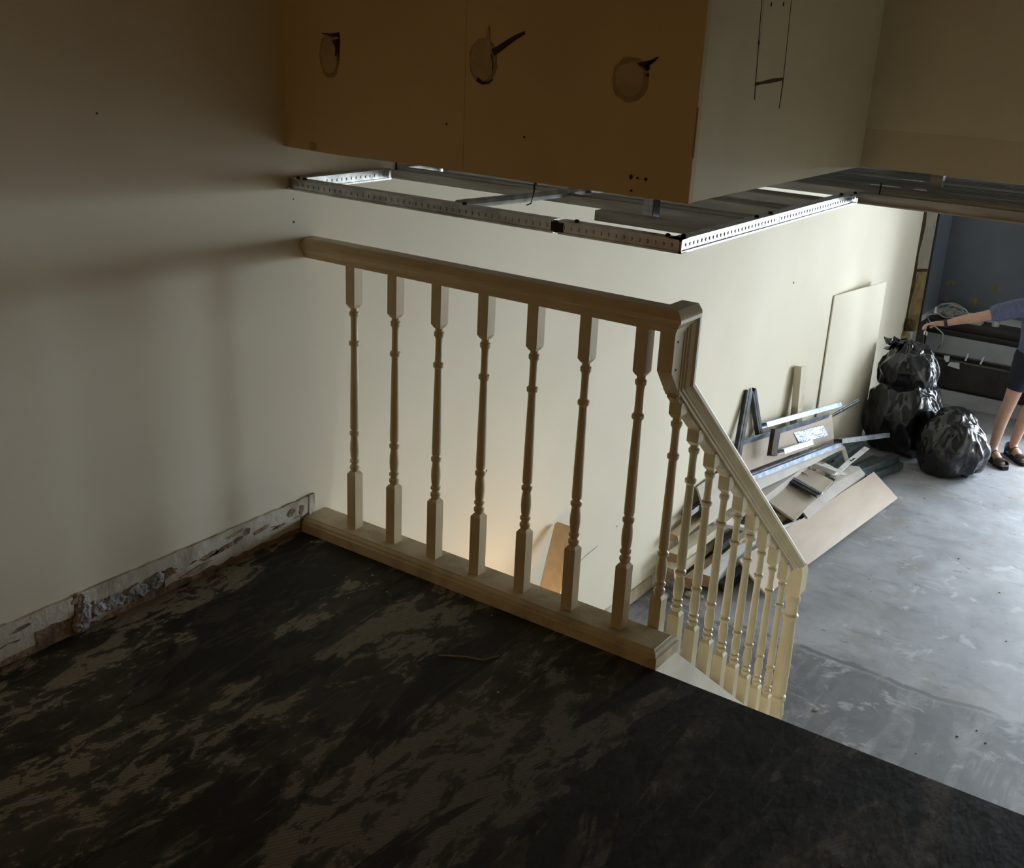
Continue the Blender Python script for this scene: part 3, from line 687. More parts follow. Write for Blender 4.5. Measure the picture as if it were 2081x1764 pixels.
chan('metal_rail',(0.085,3.42,-0.868),(0.262,4.56,-0.918),(1,-0.1,0.2),0.075,0.03,'galvanised_blue','long crumpled bluish metal rail along the foot of the leaning plywood','metal rail')
board('plaster_strip',(0.155,3.42,-0.955),(0.30,4.66,-0.985),(0.115,3.42,-0.905),0.022,'board_pale','torn white plaster edged strip with ragged splinters below the bluish rail','plaster strip',rag=0.012,seed=9)
for k,(y_,s_) in enumerate([(3.50,0.05),(3.58,0.07),(3.66,0.06),(3.74,0.04)]):
    pass
chan('steel_angle',(0.03,3.555,-0.375),(0.072,3.394,-0.76),(0.3,1,0),0.045,0.03,'dark_steel','left leg of the two dark steel channels standing against the wall')
chan('steel_angle',(0.032,3.615,-0.390),(0.050,3.765,-0.70),(0.1,1,0.4),0.04,0.03,'dark_steel','right leg of the two dark steel channels standing against the wall')
beam('timber_stud',(0.060,4.33,-0.395),(0.125,4.27,-1.255),0.095,0.045,'timber_painted','cream painted stud standing against the wall behind the heap','timber',rollside=(0,1,0))
board('wall_panel',(0.012,4.868,-0.035),(0.095,5.72,-0.055),(0.018,4.86,-1.255),0.009,'wall_paint','white sheet panel leaning on the wall beside the bin bags','panel')
# metal bracket near bags
chan('bent_strip',(0.10,4.76,-0.86),(0.16,5.30,-0.84),(0,0,1),0.03,0.012,'galvanised','bent pale metal strip poking out beside the bin bag')
chan('metal_channel',(0.30,4.47,-0.865),(0.43,5.10,-0.965),(1,0,0.3),0.06,0.03,'dark_steel','dark channel lying up against the foot of the bin bag')
chan('steel_stud',(0.142,4.55,-1.12),(0.205,5.12,-1.09),(1,0,0),0.055,0.04,'green_steel','dark green steel stud nearest the wall in the bundle of studs')
chan('steel_stud',(0.195,4.78,-1.13),(0.262,5.18,-1.09),(1,0,0.1),0.055,0.04,'green_steel','dark green steel stud second from the wall in the bundle')
chan('steel_stud',(0.335,4.80,-1.165),(0.475,5.27,-1.165),(1,0,0.1),0.075,0.05,'green_steel','wide dark green stud pointing at the bin bags')
chan('steel_stud',(0.400,4.84,-1.205),(0.515,5.27,-1.205),(1,0,0.1),0.06,0.045,'green_steel','lowest dark green stud lying on the concrete by the bags')
chan('steel_stud',(0.26,4.75,-1.20),(0.36,5.25,-1.20),(1,0,0),0.06,0.045,'green_steel','dark green stud under the bundle, half hidden')
beam('timber_batten',(0.225,4.86,-1.045),(0.340,4.63,-1.055),0.025,0.02,'timber_painted','small pale batten lying crosswise on the green studs')
# mid boards
board('plywood_sheet',(0.392,3.579,-1.10),(0.372,4.02,-1.09),(0.160,3.662,-1.055),0.014,'plywood_grey','square greyish plywood piece with dark gap on its upper edge')
beam('black_trim',(0.085,4.03,-1.018),(0.405,3.935,-1.055),0.05,0.012,'black','black edge strip lying across the two square plywood pieces','trim',rollside=(0,1,0))
beam('metal_flat_bar',(0.092,4.060,-1.008),(0.405,3.962,-1.045),0.012,0.006,'galvanised_blue','thin pale metal edge beside the black strip','metal bar',rollside=(0,1,0))
board('plywood_sheet',(0.400,3.955,-1.06),(0.385,4.235,-1.06),(0.075,4.045,-1.02),0.012,'plywood_grey','upper square plywood piece with a small dark scar')
MB_ = MB().prism([(0.16,4.16,-1.027),(0.19,4.17,-1.03),(0.22,4.165,-1.034),(0.245,4.15,-1.037),(0.22,4.155,-1.034),(0.19,4.155,-1.03)],(0,0,0.002))
tag(MB_.build('wood_splinter','brown_stain',None,loc=(0.2,4.16,-1.03)),'small brown splinter on the upper square plywood piece','splinter')
beam('batten',(0.165,4.325,-1.00),(0.360,4.335,-1.025),0.03,0.025,'timber_white','short whitish batten with a dark end near the green studs','timber',rollside=(0,1,0),cut='dark_wood')
board('torn_paper',(0.22,4.33,-1.03),(0.375,4.30,-1.05),(0.25,4.45,-1.04),0.006,'timber_white','torn white paper scrap under the marked strip','paper',rag=0.02,seed=31)
# torn white board (polygon)
tp = [(0.378,3.744,-1.105),(0.374,4.257,-1.095),(0.349,4.418,-1.092),(0.340,4.60,-1.092),(0.353,4.67,-1.094),(0.376,4.69,-1.10),(0.396,4.717,-1.105),(0.420,4.69,-1.11),(0.457,4.664,-1.125),(0.436,4.185,-1.125),(0.421,3.719,-1.125)]
tag(MB().prism(tp,(0,0,-0.016)).build('board_offcut','board_pale',None,loc=(0.4,4.2,-1.12)),'tapered pinkish white board with broken end between plywood pieces','board')
strip_o = tag(MB().hexa([(0.330,4.321,-1.075),(0.362,4.321,-1.08),(0.368,4.62,-1.062),(0.336,4.62,-1.055),(0.330,4.321,-1.070),(0.362,4.321,-1.075),(0.368,4.62,-1.057),(0.336,4.62,-1.050)])
   .hexa([(0.336,4.62,-1.055),(0.368,4.62,-1.062),(0.400,4.871,-1.025),(0.366,4.871,-1.018),(0.336,4.62,-1.050),(0.368,4.62,-1.057),(0.400,4.871,-1.020),(0.366,4.871,-1.013)]).build('label_strip','timber_white',None,loc=(0.36,4.6,-1.06)),'narrow whitish bent strip with two small black squares','strip')
def onstrip(y0,y1,x0,x1,z): MB().hexa([(x0,y0,z-0.001),(x1,y0,z-0.0022),(x1+0.003,y1,z+0.0008),(x0+0.003,y1,z+0.002),(x0,y0,z+0.001),(x1,y0,z-0.0002),(x1+0.003,y1,z+0.0028),(x0+0.003,y1,z+0.004)]).build('printed_mark','black',strip_o)
onstrip(4.66,4.685,0.350,0.368,-1.0475); onstrip(4.635,4.645,0.346,0.366,-1.0505)
board('plywood_sheet',(0.690,4.665,-1.232),(0.545,2.842,-1.232),(0.490,4.74,-1.125),0.012,'plywood','long tan plywood plank sloping off the heap onto the concrete',rag=0.006,seed=4,skew=(0.335,2.93,-1.125))
# timbers on the left part of the heap seen through the spindles
beam('timber_beam',(0.10,2.60,-1.04),(0.115,3.42,-1.03),0.075,0.05,'timber_painted','cream timber uppermost behind the stair spindles',cut='timber_cut')
beam('timber_beam',(0.085,2.58,-1.12),(0.10,3.30,-1.12),0.07,0.06,'timber_painted','cream timber directly beneath the uppermost cream timber',cut='timber_cut')
beam('timber_beam',(0.175,2.66,-1.185),(0.18,3.30,-1.17),0.06,0.06,'timber','brown ended timber low behind the stair spindles',cut='timber_cut')
beam('timber_beam',(0.255,2.70,-1.155),(0.275,3.40,-1.115),0.075,0.075,'timber_white','white painted timber with a raw orange sawn end',cut='timber_cut')
beam('black_trim',(0.325,2.76,-1.205),(0.345,3.50,-1.185),0.05,0.045,'black','black trim length between the white timber and the long plank','trim')
beam('black_trim',(0.19,2.95,-1.085),(0.20,3.45,-1.085),0.045,0.04,'black','black trim length wedged between the cream timbers','trim')
beam('batten',(0.075,3.08,-1.02),(0.25,3.22,-1.06),0.055,0.02,'timber_white','short white batten lying crosswise behind the spindles','timber',rollside=(1,-0.5,0))
beam('timber_beam',(0.06,2.66,-0.96),(0.05,3.38,-0.93),0.05,0.045,'timber','thin brown timber at the wall on top of the cream timbers',cut='timber_cut')
chan('metal_rail',(0.045,2.80,-0.89),(0.06,3.42,-0.86),(1,0,0.4),0.05,0.025,'dark_steel','dark metal rail on the wall side of the timber heap','metal rail')
board('plywood_sheet',(0.15,2.88,-0.96),(0.16,3.42,-0.94),(0.02,2.98,-0.80),0.012,'plywood_grey','small plywood flap leaning on the wall above the cream timbers',rag=0.015,seed=21)
beam('timber_beam',(0.225,3.12,-1.10),(0.285,3.80,-1.115),0.06,0.05,'timber','rough timber running under the square plywood pieces',cut='timber_cut')
beam('batten',(0.30,3.20,-1.10),(0.40,3.68,-1.13),0.022,0.018,'timber_white','thin white batten emerging below the square plywood')
beam('timber_beam',(0.06,2.62,-1.205),(0.075,3.25,-1.205),0.09,0.053,'timber','dusty timber on the concrete against the wall skirting',cut='plaster_grey')
beam('dark_board',(0.40,3.35,-1.20),(0.42,4.3,-1.18),0.14,0.02,'dark_wood','dark board in the shadow under the long plank','board')
for i in range(5):
    lump_o = None
r5 = random.Random(12)
for i,(x,y_,s_) in enumerate([(0.16,2.56,0.03),(0.21,2.60,0.022),(0.12,2.50,0.02),(0.27,2.62,0.016),(0.07,2.54,0.022)]):
    o = lump('plaster_lump',(x,y_,ZL+s_*0.75),(s_,s_,s_*0.8),'rubble',None,i+20,2)
    tag(o,'small crumbly plaster lump on the concrete at the near end of the heap','rubble','plaster lumps at the heap end')
# plank leaning behind the landing balustrade
beam('leaning_plank',(0.062,1.53,-0.51),(0.40,0.62,-1.24),0.085,0.035,'plank_new','pale planed plank leaning on the wall behind the landing spindles','plank',rollside=(0.35,1,0.2))

# ------------------------------------------------------------------ bin bags
def bag(name, c, r, label, seed, top=None, knot=None):
    import bmesh
    bm = bmesh.new(); bmesh.ops.create_icosphere(bm, subdivisions=6, radius=1)
    c = V(c); r = V(r)
    for v in bm.verts:
        p = v.co.copy(); q = p.copy()
        a = math.atan2(p.y,p.x)
        # slump: wide foot, tapering shoulders
        k = 1.0 + 0.16*mnoise.noise(p*1.2+V(seed,0,0)) + 0.08*mnoise.noise(p*2.3+V(0,seed,0))
        rid = 0.0
        for s_,amp,fr in ((1.0,0.085,1.3),(2.0,0.045,2.7),(3.3,0.016,5.5)):
            nn = mnoise.noise(V(p.x*fr*1.1,p.y*fr*1.1,p.z*fr*0.7)+V(seed*s_,seed,-seed))
            rid += amp*(1-abs(nn)*3.0)
        k += rid*0.9
        zz = p.z
        if zz > 0.0: k *= 1.0-0.22*zz
        # radial pleats towards the knot at the top
        if knot is not None:
            t = max(0.0,(zz-0.35)/0.65)
            k += 0.05*t*math.sin(a*9+seed+3*mnoise.noise(p*2))
        x,y_,z_ = p.x*r.x*k, p.y*r.y*k, zz*r.z*k
        if z_ < -r.z*0.80: z_ = -r.z*0.80 + (z_+r.z*0.80)*0.1
        v.co = V(x,y_,z_)
    bm.verts.index_update()
    mb = MB(); mb.add([tuple(v.co+c) for v in bm.verts],[tuple(v.index for v in f.verts) for f in bm.faces]); bm.free()
    zmin = min(p[2] for p in mb.v)
    if top is None: mb.v = [(p[0],p[1],p[2]-zmin+ZL+0.001) for p in mb.v]
    root = mb.build(name,'bin_bag',None,False,loc=(c.x,c.y,min(p[2] for p in mb.v)))
    for p in root.data.polygons: p.use_smooth = True
    if knot:
        kx,ky,kz,kh = knot
        q = MB(); n=18; rings=[]
        for i,(t,rr) in enumerate([(-0.4,0.06),(-0.12,0.028),(0.0,0.020),(0.10,0.026),(0.35,0.055),(0.7,0.075),(1.0,0.085)]):
            rings.append([(kx+rr*(1+0.25*math.sin(j*1.9+i*0.6))*math.cos(2*math.pi*j/n)+0.02*t, ky+rr*(1+0.25*math.sin(j*2.7+i))*math.sin(2*math.pi*j/n), kz+kh*t+0.012*math.sin(j*2.3)*max(t,0)) for j in range(n)])
        q.loops(rings,False).build('gathered_neck','bin_bag',root,True)
    return tag(root,label,'bin bag')
bag('bin_bag',(0.385,5.72,-0.97),(0.27,0.29,0.34),'large slumped black bin bag against the white wall panel',3.3)
bag('bin_bag',(0.335,5.80,-0.665),(0.205,0.20,0.215),'upright black bin bag perched on the large slumped bag, shiny side to the door',8.1,top=True,knot=(0.20,5.80,-0.535,0.05))
bag('bin_bag',(0.795,5.47,-1.03),(0.225,0.225,0.27),'rounded black bin bag in front, nearest the person in sandals',5.7)

# ------------------------------------------------------------------ far end: pier, counter, panel
pier = struct('wall_pier', MB().box((-0.15,6.77,ZL),(0.105,7.34,1.26)), 'column_paint', 'stained grey pier where the wall meets the counter', 'wall')
MB().prism([(-0.0,6.767,1.2)]+[(0.022+0.008*math.sin(k*1.7),6.767,1.2-k*0.12) for k in range(20)]+[(0.0,6.767,-1.1)],(0,0.004,0)).build('brown_stain','brown_stain',pier)
MB().prism([(0.03,6.7665,-0.14),(0.105,6.7665,-0.125),(0.105,6.7665,-0.62),(0.02,6.7665,-0.66)],(0,0.003,0)).build('ochre_patch','ochre_column',pier)
MB().prism([(0.012,6.7655,-0.128),(0.105,6.7655,-0.112),(0.105,6.7655,-0.135),(0.012,6.7655,-0.15)],(0,0.004,0)).build('brown_joint','brown_stain',pier)
lump('plaster_chunk',(0.03,6.75,-0.70),(0.04,0.03,0.07),'ochre_column',pier,61)
lump('plaster_chunk',(0.05,6.75,-0.58),(0.04,0.03,0.05),'brown_stain',pier,62)
pan = thing('window_shutter','slate grey flat panel with ochre blotches above the counter','panel',(0.7,7.25,-0.48))
MB().box((0.105,7.24,-0.50),(1.30,7.262,1.26)).build('panel','slate_panel',pan)
MB().box((0.1055,6.772,-0.555),(0.114,6.812,1.255)).build('edge_frame','black',pan)
MB().box((0.1055,6.812,-0.50),(0.111,7.24,1.255)).build('return_panel','slate_panel',pan)
MB().box((0.1055,6.772,ZL+0.002),(0.1095,7.005,-0.556)).build('side_board','counter_body',pan)
def och(x,z,rx,rz,s):
    MB().prism(blob(x,z,rx,rz,s,14,0.3,y=7.2385),(0,0.002,0)).build('ochre_blotch','ochre_stain',pan)
for x,z,rx,rz,s in [(0.20,-0.285,0.03,0.025,1),(0.18,-0.42,0.018,0.03,2),(0.55,-0.275,0.035,0.03,3),(0.40,-0.40,0.04,0.032,4),(0.16,-0.30,0.012,0.012,5),(0.23,-0.46,0.012,0.02,6),(0.62,-0.42,0.02,0.014,7)]: och(x,z,rx,rz,s)
cn = thing('shop_counter','long dark counter with grey fascia strip under the slate panel','counter',(0.7,7.1,ZL))
MB().box((0.11,7.045,ZL+0.001),(1.28,7.23,-1.135)).build('plinth','counter_plinth',cn)
MB().box((0.11,7.075,-1.135),(1.28,7.23,-1.105)).build('recess','black',cn)
MB().box((0.11,7.03,-1.105),(1.28,7.23,-0.88)).build('cabinet_front','counter_body',cn)
MB().box((0.11,7.02,-0.880),(1.28,7.23,-0.868)).build('rail','counter_rail',cn)
MB().box((0.11,7.05,-0.868),(1.28,7.23,-0.835)).build('recess','black',cn)
MB().box((0.11,7.025,-0.835),(1.28,7.23,-0.825)).build('rail','counter_rail',cn)
MB().box((0.125,7.03,-0.825),(1.28,7.23,-0.675)).build('fascia_strip','counter_strip',cn)
MB().box((0.11,7.05,-0.675),(1.28,7.23,-0.64)).build('recess','black',cn)
MB().box((0.11,7.02,-0.64),(1.28,7.23,-0.625)).build('rail','counter_body',cn)
MB().box((0.11,7.05,-0.625),(1.28,7.23,-0.58)).build('recess','black',cn)
MB().box((0.108,7.01,-0.58),(1.28,7.235,-0.555)).build('worktop','counter_body',cn)
for x in (0.36,0.74,1.1): MB().box((x,7.026,-1.10),(x+0.006,7.0305,-0.885)).build('door_joint','black',cn)
def card(pts, label, name='paper_card', y=7.018): return tag(MB().prism([(p[0],y,p[1]) for p in pts],(0,-0.003,0)).build(name,'card_white',None,loc=(pts[0][0],y,pts[0][1])),label,'card')
card([(0.015,-0.640),(0.085,-0.628),(0.075,-0.725),(0.0,-0.728)],'crumpled white card at the left end of the counter by the pier',y=6.755)
card([(0.295,-0.843),(0.341,-0.836),(0.340,-0.885),(0.320,-0.892),(0.300,-0.872)],'small white tag hanging below the grey fascia strip')
card([(0.351,-0.884),(0.424,-0.879),(0.434,-0.932),(0.334,-0.920)],'larger white card stuck on the dark cabinet front')
card([(0.472,-0.788),(0.486,-0.786),(0.474,-0.852),(0.460,-0.854)],'first narrow white tape strip across the counter rail','tape_strip')
card([(0.594,-0.793),(0.608,-0.790),(0.592,-0.858),(0.578,-0.860)],'second narrow white tape strip across the counter rail, nearer the person','tape_strip')
# things on the counter
ZT = -0.555
pts = []
for k in range(150):
    t = k/149.0; a = t*2*math.pi*5.2
    rx = 0.085+0.025*math.sin(t*11); rz = 0.045+0.015*math.sin(t*7+1)
    pts.append((0.27+0.03*math.sin(t*5)+rx*math.cos(a), 7.10+0.035*math.sin(a*0.5+t*3), ZT+0.065+0.010*math.sin(t*9)+rz*math.sin(a)))
pts += [(0.17,7.06,ZT+0.035),(0.12,7.03,ZT+0.03),(0.10,7.0,ZT+0.02),(0.14,6.98,ZT-0.02),(0.20,6.98,ZT-0.06),(0.26,6.985,ZT-0.10),(0.265,6.985,ZT-0.16),(0.25,6.985,ZT-0.22),(0.22,6.985,ZT-0.27),(0.215,7.0,ZT-0.34)]
tag(MB().tube(pts,0.0065,6).build('cable_coil','cable_grey',None,True,loc=(0.27,7.1,ZT)),'loose coil of pale grey cable on the counter, tail hanging down','cable')
bx = thing('cardboard_box','small flat cream box on the counter behind the arm','box',(0.44,7.11,ZT))
MB().box((0.36,7.06,ZT),(0.52,7.16,ZT+0.05)).build('body','box_cream',bx); MB().box((0.39,7.05,ZT+0.05),(0.48,7.15,ZT+0.066)).build('lid','card_white',bx)
bt = thing('plastic_bottle','small white capped bottle on the counter above the arm','bottle',(0.62,7.12,ZT))
MB().lathe([(ZT,0.026),(ZT+0.005,0.03),(ZT+0.09,0.03),(ZT+0.11,0.022),(ZT+0.118,0.013)],(0.62,7.12),16).build('body','bottle_white',bt,True)
MB().lathe([(ZT+0.116,0.014),(ZT+0.145,0.014),(ZT+0.148,0.012)],(0.62,7.12),14).build('cap','card_white',bt,True)

# ------------------------------------------------------------------ person
per = thing('person','person in blue short-sleeved shirt, navy shorts and brown sandals reaching an arm sideways','person',(1.06,5.95,ZL))
def skin_mesh(name, joints, edges, m, root, sub=2, parent=per):
    names = list(joints); idx = {n:i for i,n in enumerate(names)}
    me = bpy.data.meshes.new(name); base = V(parent['_base'])
    me.from_pydata([tuple(V(joints[n][0])-base) for n in names],[(idx[a],idx[b]) for a,b in edges],[]); me.update()
    o = bpy.data.objects.new(name+'_tmp', me); C.objects.link(o)
    sm = o.modifiers.new('s','SKIN'); sm.use_smooth_shade = True
    lay = me.skin_vertices[0].data if me.skin_vertices else None
    if lay is None:
        raise RuntimeError('no skin layer')
    for n in names:
        r = joints[n][1]; lay[idx[n]].radius = r if isinstance(r,tuple) else (r,r); lay[idx[n]].use_root = (n == root)
    ss = o.modifiers.new('u','SUBSURF'); ss.levels = sub; ss.render_levels = sub
    dg = bpy.context.evaluated_depsgraph_get(); dg.update()
    ev = o.evaluated_get(dg); nm_ = bpy.data.meshes.new_from_object(ev)
    bpy.data.objects.remove(o)
    p = bpy.data.objects.new(name, nm_); C.objects.link(p); p.parent = parent; p['_base'] = tuple(base)
    nm_.materials.clear(); nm_.materials.append(M[m])
    for f in nm_.polygons: f.use_smooth = True
    return p
F = V(0.65,-0.76,0).normalized(); RT = V(-0.76,-0.65,0).normalized()    # facing, person's right
AR = V(0.985,5.93,ZL+0.085); AL = V(1.085,6.115,ZL+0.085)               # ankles
KR = V(1.035,5.925,ZL+0.46); KL = V(1.165,6.06,ZL+0.46)
HR = V(1.075,5.955,-0.52); HL = V(1.185,6.045,-0.52)
PEL = V(1.13,6.0,-0.46)
CH = V(1.135,5.985,-0.20); NK = V(1.13,5.965,-0.015); 
SR = V(1.015,5.895,-0.105); SLs = V(1.25,6.07,-0.105)
ER = V(0.765,5.80,-0.205); WR = V(0.535,5.75,-0.290); PR = V(0.470,5.735,-0.300)
EL = V(1.31,6.02,-0.37); WL = V(1.33,5.90,-0.55); PL = V(1.335,5.87,-0.62)
HD = V(1.135,5.925,0.13)
J = {'pel':(PEL,0.105),'ch':(CH,(0.12,0.095)),'nk':(NK,0.048),'hd0':(NK+V(0.005,-0.02,0.05),0.052),
     'hr':(HR,0.076),'kr':(KR,0.050),'cr':(KR*0.62+AR*0.38+RT*0.004-F*0.012,0.048),'ar':(AR,0.031),'fr':(AR+F*0.10-V(0,0,0.05),0.032),'tr':(AR+F*0.175-V(0,0,0.058),0.024),
     'hl':(HL,0.076),'kl':(KL,0.050),'cl':(KL*0.62+AL*0.38-F*0.012,0.048),'al':(AL,0.031),'fl':(AL+F*0.10-V(0,0,0.05),0.032),'tl':(AL+F*0.175-V(0,0,0.058),0.024),
     'sr':(SR,0.052),'er':(ER,0.037),'mr':((ER+WR)/2+V(0,0,0.004),0.034),'wr':(WR,0.023),'pr':(PR,(0.026,0.017)),
     'sl':(SLs,0.052),'el':(EL,0.036),'wl':(WL,0.023),'pl':(PL,(0.026,0.017))}
E_ = [('pel','ch'),('ch','nk'),('nk','hd0'),('pel','hr'),('hr','kr'),('kr','cr'),('cr','ar'),('ar','fr'),('fr','tr'),('pel','hl'),('hl','kl'),('kl','cl'),('cl','al'),('al','fl'),('fl','tl'),
      ('ch','sr'),('sr','er'),('er','mr'),('mr','wr'),('wr','pr'),('ch','sl'),('sl','el'),('el','wl'),('wl','pl')]
def fingers(pref, palm, d, side, down, curl):
    d,side,down = V(d).normalized(),V(side).normalized(),V(down).normalized()
    for i,(off,ln) in enumerate([(-0.020,0.066),(-0.007,0.074),(0.007,0.070),(0.020,0.056)]):
        b = palm+d*0.022+side*off
        p1 = b+d*ln*0.42+down*ln*0.10*curl; p2 = p1+(d*0.55+down*0.75*curl).normalized()*ln*0.33; p3 = p2+(d*0.05+down*1.0*curl).normalized()*ln*0.30
        for n,(p,r) in enumerate([(b,0.0095),(p1,0.0088),(p2,0.0080),(p3,0.0070)]): J['%s%d%d'%(pref,i,n)] = (p,r)
        E_.extend([(palmname[pref],'%s%d0'%(pref,i))]+[('%s%d%d'%(pref,i,n),'%s%d%d'%(pref,i,n+1)) for n in range(3)])
    tb = palm-d*0.012+side*-0.026; t1 = tb+(d*0.5+side*-0.4+down*0.55).normalized()*0.030; t2 = t1+(d*0.75+down*0.6).normalized()*0.028
    for n,(p,r) in enumerate([(tb,0.0105),(t1,0.0095),(t2,0.0080)]): J['%st%d'%(pref,n)] = (p,r)
    E_.extend([(palmname[pref],pref+'t0'),(pref+'t0',pref+'t1'),(pref+'t1',pref+'t2')])
palmname = {'fr_':'pr','fl_':'pl'}
fingers('fr_',PR,(PR-WR),(0.25,-0.90,0.2),(-0.1,0,-1),1.0)
fingers('fl_',PL,(PL-WL),(0.9,0.3,0.1),(0,-0.6,-0.5),0.5)
body = skin_mesh('body',J,E_,'skin','pel',2)
# clothes
SJ = {'pel':(PEL+V(0,0,-0.17),(0.165,0.155)),'pel1':(PEL+V(0,0,-0.03),(0.148,0.138)),'w':(PEL*0.55+CH*0.45,(0.135,0.125)),'ch':(CH+V(0,0,0.02),(0.135,0.115)),'nk':(NK+V(0,0.005,-0.02),0.062),
      'sr':(SR,0.074),'ar':(SR*0.45+ER*0.55,0.068),'ar2':(SR*0.12+ER*0.88,0.066),'sl':(SLs,0.074),'al':(SLs*0.45+EL*0.55,0.068),'al2':(SLs*0.15+EL*0.85,0.064)}
skin_mesh('shirt',SJ,[('pel','pel1'),('pel1','w'),('w','ch'),('ch','nk'),('ch','sr'),('sr','ar'),('ar','ar2'),('ch','sl'),('sl','al'),('al','al2')],'shirt_blue','ch',2)
TJ = {'p0':(PEL+V(0,0,0.08),(0.125,0.115)),'p':(PEL+V(0,0,-0.03),(0.135,0.125)),'hr':(HR+V(0,0,-0.03),0.092),'kr':(HR*0.42+KR*0.58,0.082),'kr2':(HR*0.28+KR*0.72,0.080),'hl':(HL+V(0,0,-0.03),0.092),'kl':(HL*0.42+KL*0.58,0.082),'kl2':(HL*0.28+KL*0.72,0.080)}
skin_mesh('shorts',TJ,[('p0','p'),('p','hr'),('hr','kr'),('kr','kr2'),('p','hl'),('hl','kl'),('kl','kl2')],'shorts_navy','p',2)
# head with face and hair
import bmesh
def ell(name, c, r, m, parent, deform=None, sub=4):
    bm = bmesh.new(); bmesh.ops.create_icosphere(bm, subdivisions=sub, radius=1); mb = MB()
    for v in bm.verts:
        p = v.co.copy()
        if deform: p = deform(p)
        v.co = V(c)+RT*-p.x*r[0]+F*p.y*r[1]+V(0,0,1)*p.z*r[2]
    bm.verts.index_update(); mb.add([tuple(v.co) for v in bm.verts],[tuple(v.index for v in f.verts) for f in bm.faces]); bm.free()
    return mb.build(name,m,parent,True)
def headdef(p):
    q = p.copy()
    if q.z < 0: q.x *= 1+0.30*q.z; q.y *= 1+0.12*q.z
    if q.y > 0.55 and abs(q.x) < 0.28 and -0.35 < q.z < 0.12: q.y += 0.16*(1-abs(q.x)/0.28)*(1-abs(q.z+0.18)/0.30 if abs(q.z+0.18)<0.30 else 0)   # nose
    if q.y > 0.5 and 0.05 < abs(q.x) < 0.55 and 0.0 < q.z < 0.2: q.y -= 0.05
    return q
head = ell('head',HD,(0.072,0.092,0.112),'skin',per,headdef)
for s_ in (-1,1):
    e = HD+RT*-s_*0.030+F*0.083+V(0,0,0.008)
    ell('eye',e,(0.011,0.007,0.0075),'eye_white',head,None,2)
    ell('pupil',e+F*0.006,(0.004,0.003,0.004),'black',head,None,2)
    ell('ear',HD+RT*-s_*0.072+V(0,0,-0.01),(0.010,0.018,0.030),'skin',head,None,2)
ell('mouth',HD+F*0.078+V(0,0,-0.058),(0.022,0.007,0.007),'lips',head,None,2)
def hairdef(p):
    q = p.copy()
    if q.y > 0.25: q.z = max(q.z,0.42+0.25*(q.y-0.25)); 
    if q.z < -0.45: q.z = -0.45
    return q*(1+0.04*mnoise.noise(p*6))
ell('hair',HD+V(0,0,0.012)-F*0.008,(0.083,0.098,0.120),'hair_grey',per,hairdef)
# sandals
def sandal(A_):
    sd = MB(); heel = A_-F*0.065; pts_o = []
    side = RT
    for t,wd in [(-0.0,0.018),(0.02,0.033),(0.07,0.036),(0.13,0.037),(0.19,0.044),(0.24,0.040),(0.275,0.024)]:
        pts_o.append((t,wd))
    loop = [heel+F*t+side*wd for t,wd in pts_o]+[heel+F*t-side*wd for t,wd in reversed(pts_o)]
    loop = [V(p.x,p.y,ZL+0.001) for p in loop]
    o = MB().prism(loop,(0,0,0.026)).build('sandal_sole','sandal_sole',per)
    def strap(t0,t1,hh,wd):
        q = MB(); n = 9
        for ss0 in [0]:
            rin=[]
            for t in (t0,t1):
                for off in (0.0,0.005):
                    ring=[]
                    for k in range(n):
                        a = math.pi*k/(n-1)
                        p = heel+F*t+side*((wd+off)*math.cos(a)); ring.append((p.x,p.y,ZL+0.022+(hh+off)*math.sin(a)))
                    rin.append(ring)
            a0,a1,b0_,b1 = rin
            q.loops([[a0[k],a1[k],b1[k],b0_[k]] for k in range(n)])
        return q.build('sandal_strap','sandal_brown',per)
    strap(0.175,0.235,0.036,0.042); strap(0.085,0.120,0.066,0.037)
    # heel cup
    q=MB(); n=11; rings=[]
    for k in range(n):
        a = math.pi*(k/(n-1))
        d_ = side*math.cos(a)*0.038-F*math.sin(a)*0.030
        p = heel+F*0.045+d_; p2 = heel+F*0.045+d_*1.14
        hz = 0.045+0.028*math.sin(a)
        rings.append([(p.x,p.y,ZL+0.02),(p2.x,p2.y,ZL+0.02),(p2.x,p2.y,ZL+0.02+hz),(p.x,p.y,ZL+0.02+hz)])
    q.loops(rings).build('sandal_heel_cup','sandal_brown',per)
sandal(AR); sandal(AL)
d = (WR-ER).normalized(); n1 = d.cross(V(0,0,1)).normalized(); n2 = d.cross(n1)
wp = WR-d*0.020
MB().loops([[tuple(wp+d*t+n1*rr*math.cos(2*math.pi*k/16)+n2*rr*math.sin(2*math.pi*k/16)) for k in range(16)] for t,rr in ((0,0.026),(0,0.031),(0.022,0.030),(0.022,0.025))],False,True).build('wristband','watch_black',per)
kp = PR+V(-0.05,0.0,-0.055)
kt = MB().tube([kp+V(0,0,0.02),kp+V(-0.006,0,0.0),kp+V(0.004,0,-0.015)],0.004,6)
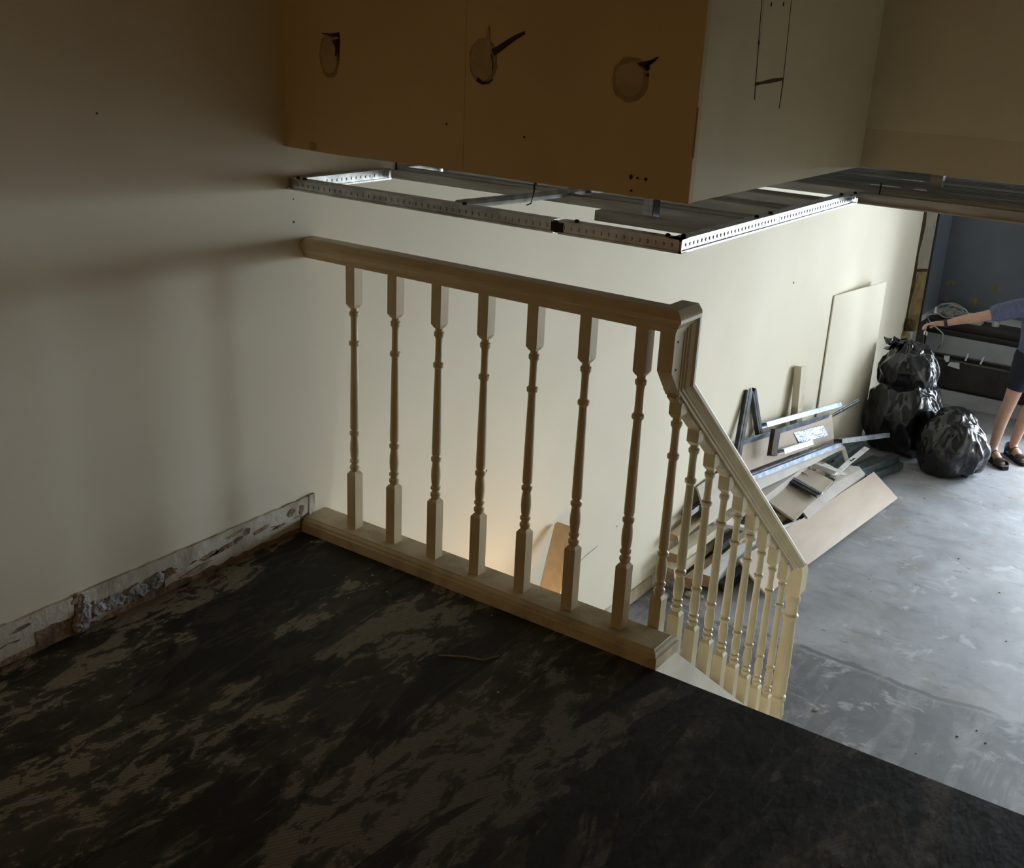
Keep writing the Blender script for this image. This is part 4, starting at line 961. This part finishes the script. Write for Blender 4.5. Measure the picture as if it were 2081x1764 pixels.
kt.box(tuple(kp+V(-0.012,-0.002,-0.035)),tuple(kp+V(0.0,0.002,-0.008))).box(tuple(kp+V(0.006,-0.003,-0.04)),tuple(kp+V(0.016,0.001,-0.012)))
tag(kt.build('small_metal_bits','key_metal',None,loc=tuple(kp)),'small shiny bits dangling from the outstretched hand','metal bits')
# white crate at the right edge beyond the legs
wb = thing('white_crate','white box standing on the floor behind the bare legs','box',(1.17,6.85,ZL))
MB().box((1.09,6.75,ZL+0.03),(1.26,6.98,-1.09)).build('body','card_white',wb); MB().box((1.085,6.745,-1.09),(1.265,6.985,-1.06)).build('lid','counter_strip',wb)
MB().box((1.10,6.76,ZL+0.0005),(1.25,6.97,ZL+0.03)).build('foot','black',wb)

# ------------------------------------------------------------------ small litter
tag(MB().tube([(0.80,-0.30,0.003),(0.86,-0.262,0.004),(0.905,-0.245,0.003),(0.925,-0.20,0.003)],0.0016,5).build('straw_stick','straw',None,loc=(0.86,-0.25,0.0)),'thin pale twig on the dark landing floor near the base rail','twig')
r9 = random.Random(77)
for i in range(14):
    x = r9.uniform(0.05,2.1); y_ = r9.uniform(-1.2,-0.03); s_ = r9.uniform(0.002,0.0045)
    if i < 9: x = r9.uniform(0.02,0.5); y_ = r9.uniform(-0.25,-0.02)
    o = lump('paint_chip',(x,y_,s_*0.3),(s_,s_*r9.uniform(0.6,1.6),s_*0.35),'plaster_white',None,i+200,1,0.3)
    tag(o,'tiny pale plaster chip scattered on the dark landing floor','chip','plaster chips on the landing')
for i in range(16):
    x = r9.uniform(0.6,1.9); y_ = r9.uniform(1.9,5.0); s_ = r9.uniform(0.004,0.008)
    if i == 1: x,y_,s_ = 1.13,2.02,0.011
    o = lump('grit',(x,y_,ZL+s_*0.3),(s_,s_*r9.uniform(0.6,1.8),s_*0.4),'rubble' if i%4 else 'dark_wood',None,i+300,1,0.3)
    tag(o,'small crumb of grit scattered on the grey concrete floor','grit','grit on the lower floor')
for o in bpy.data.objects:
    if '_base' in o: del o['_base']
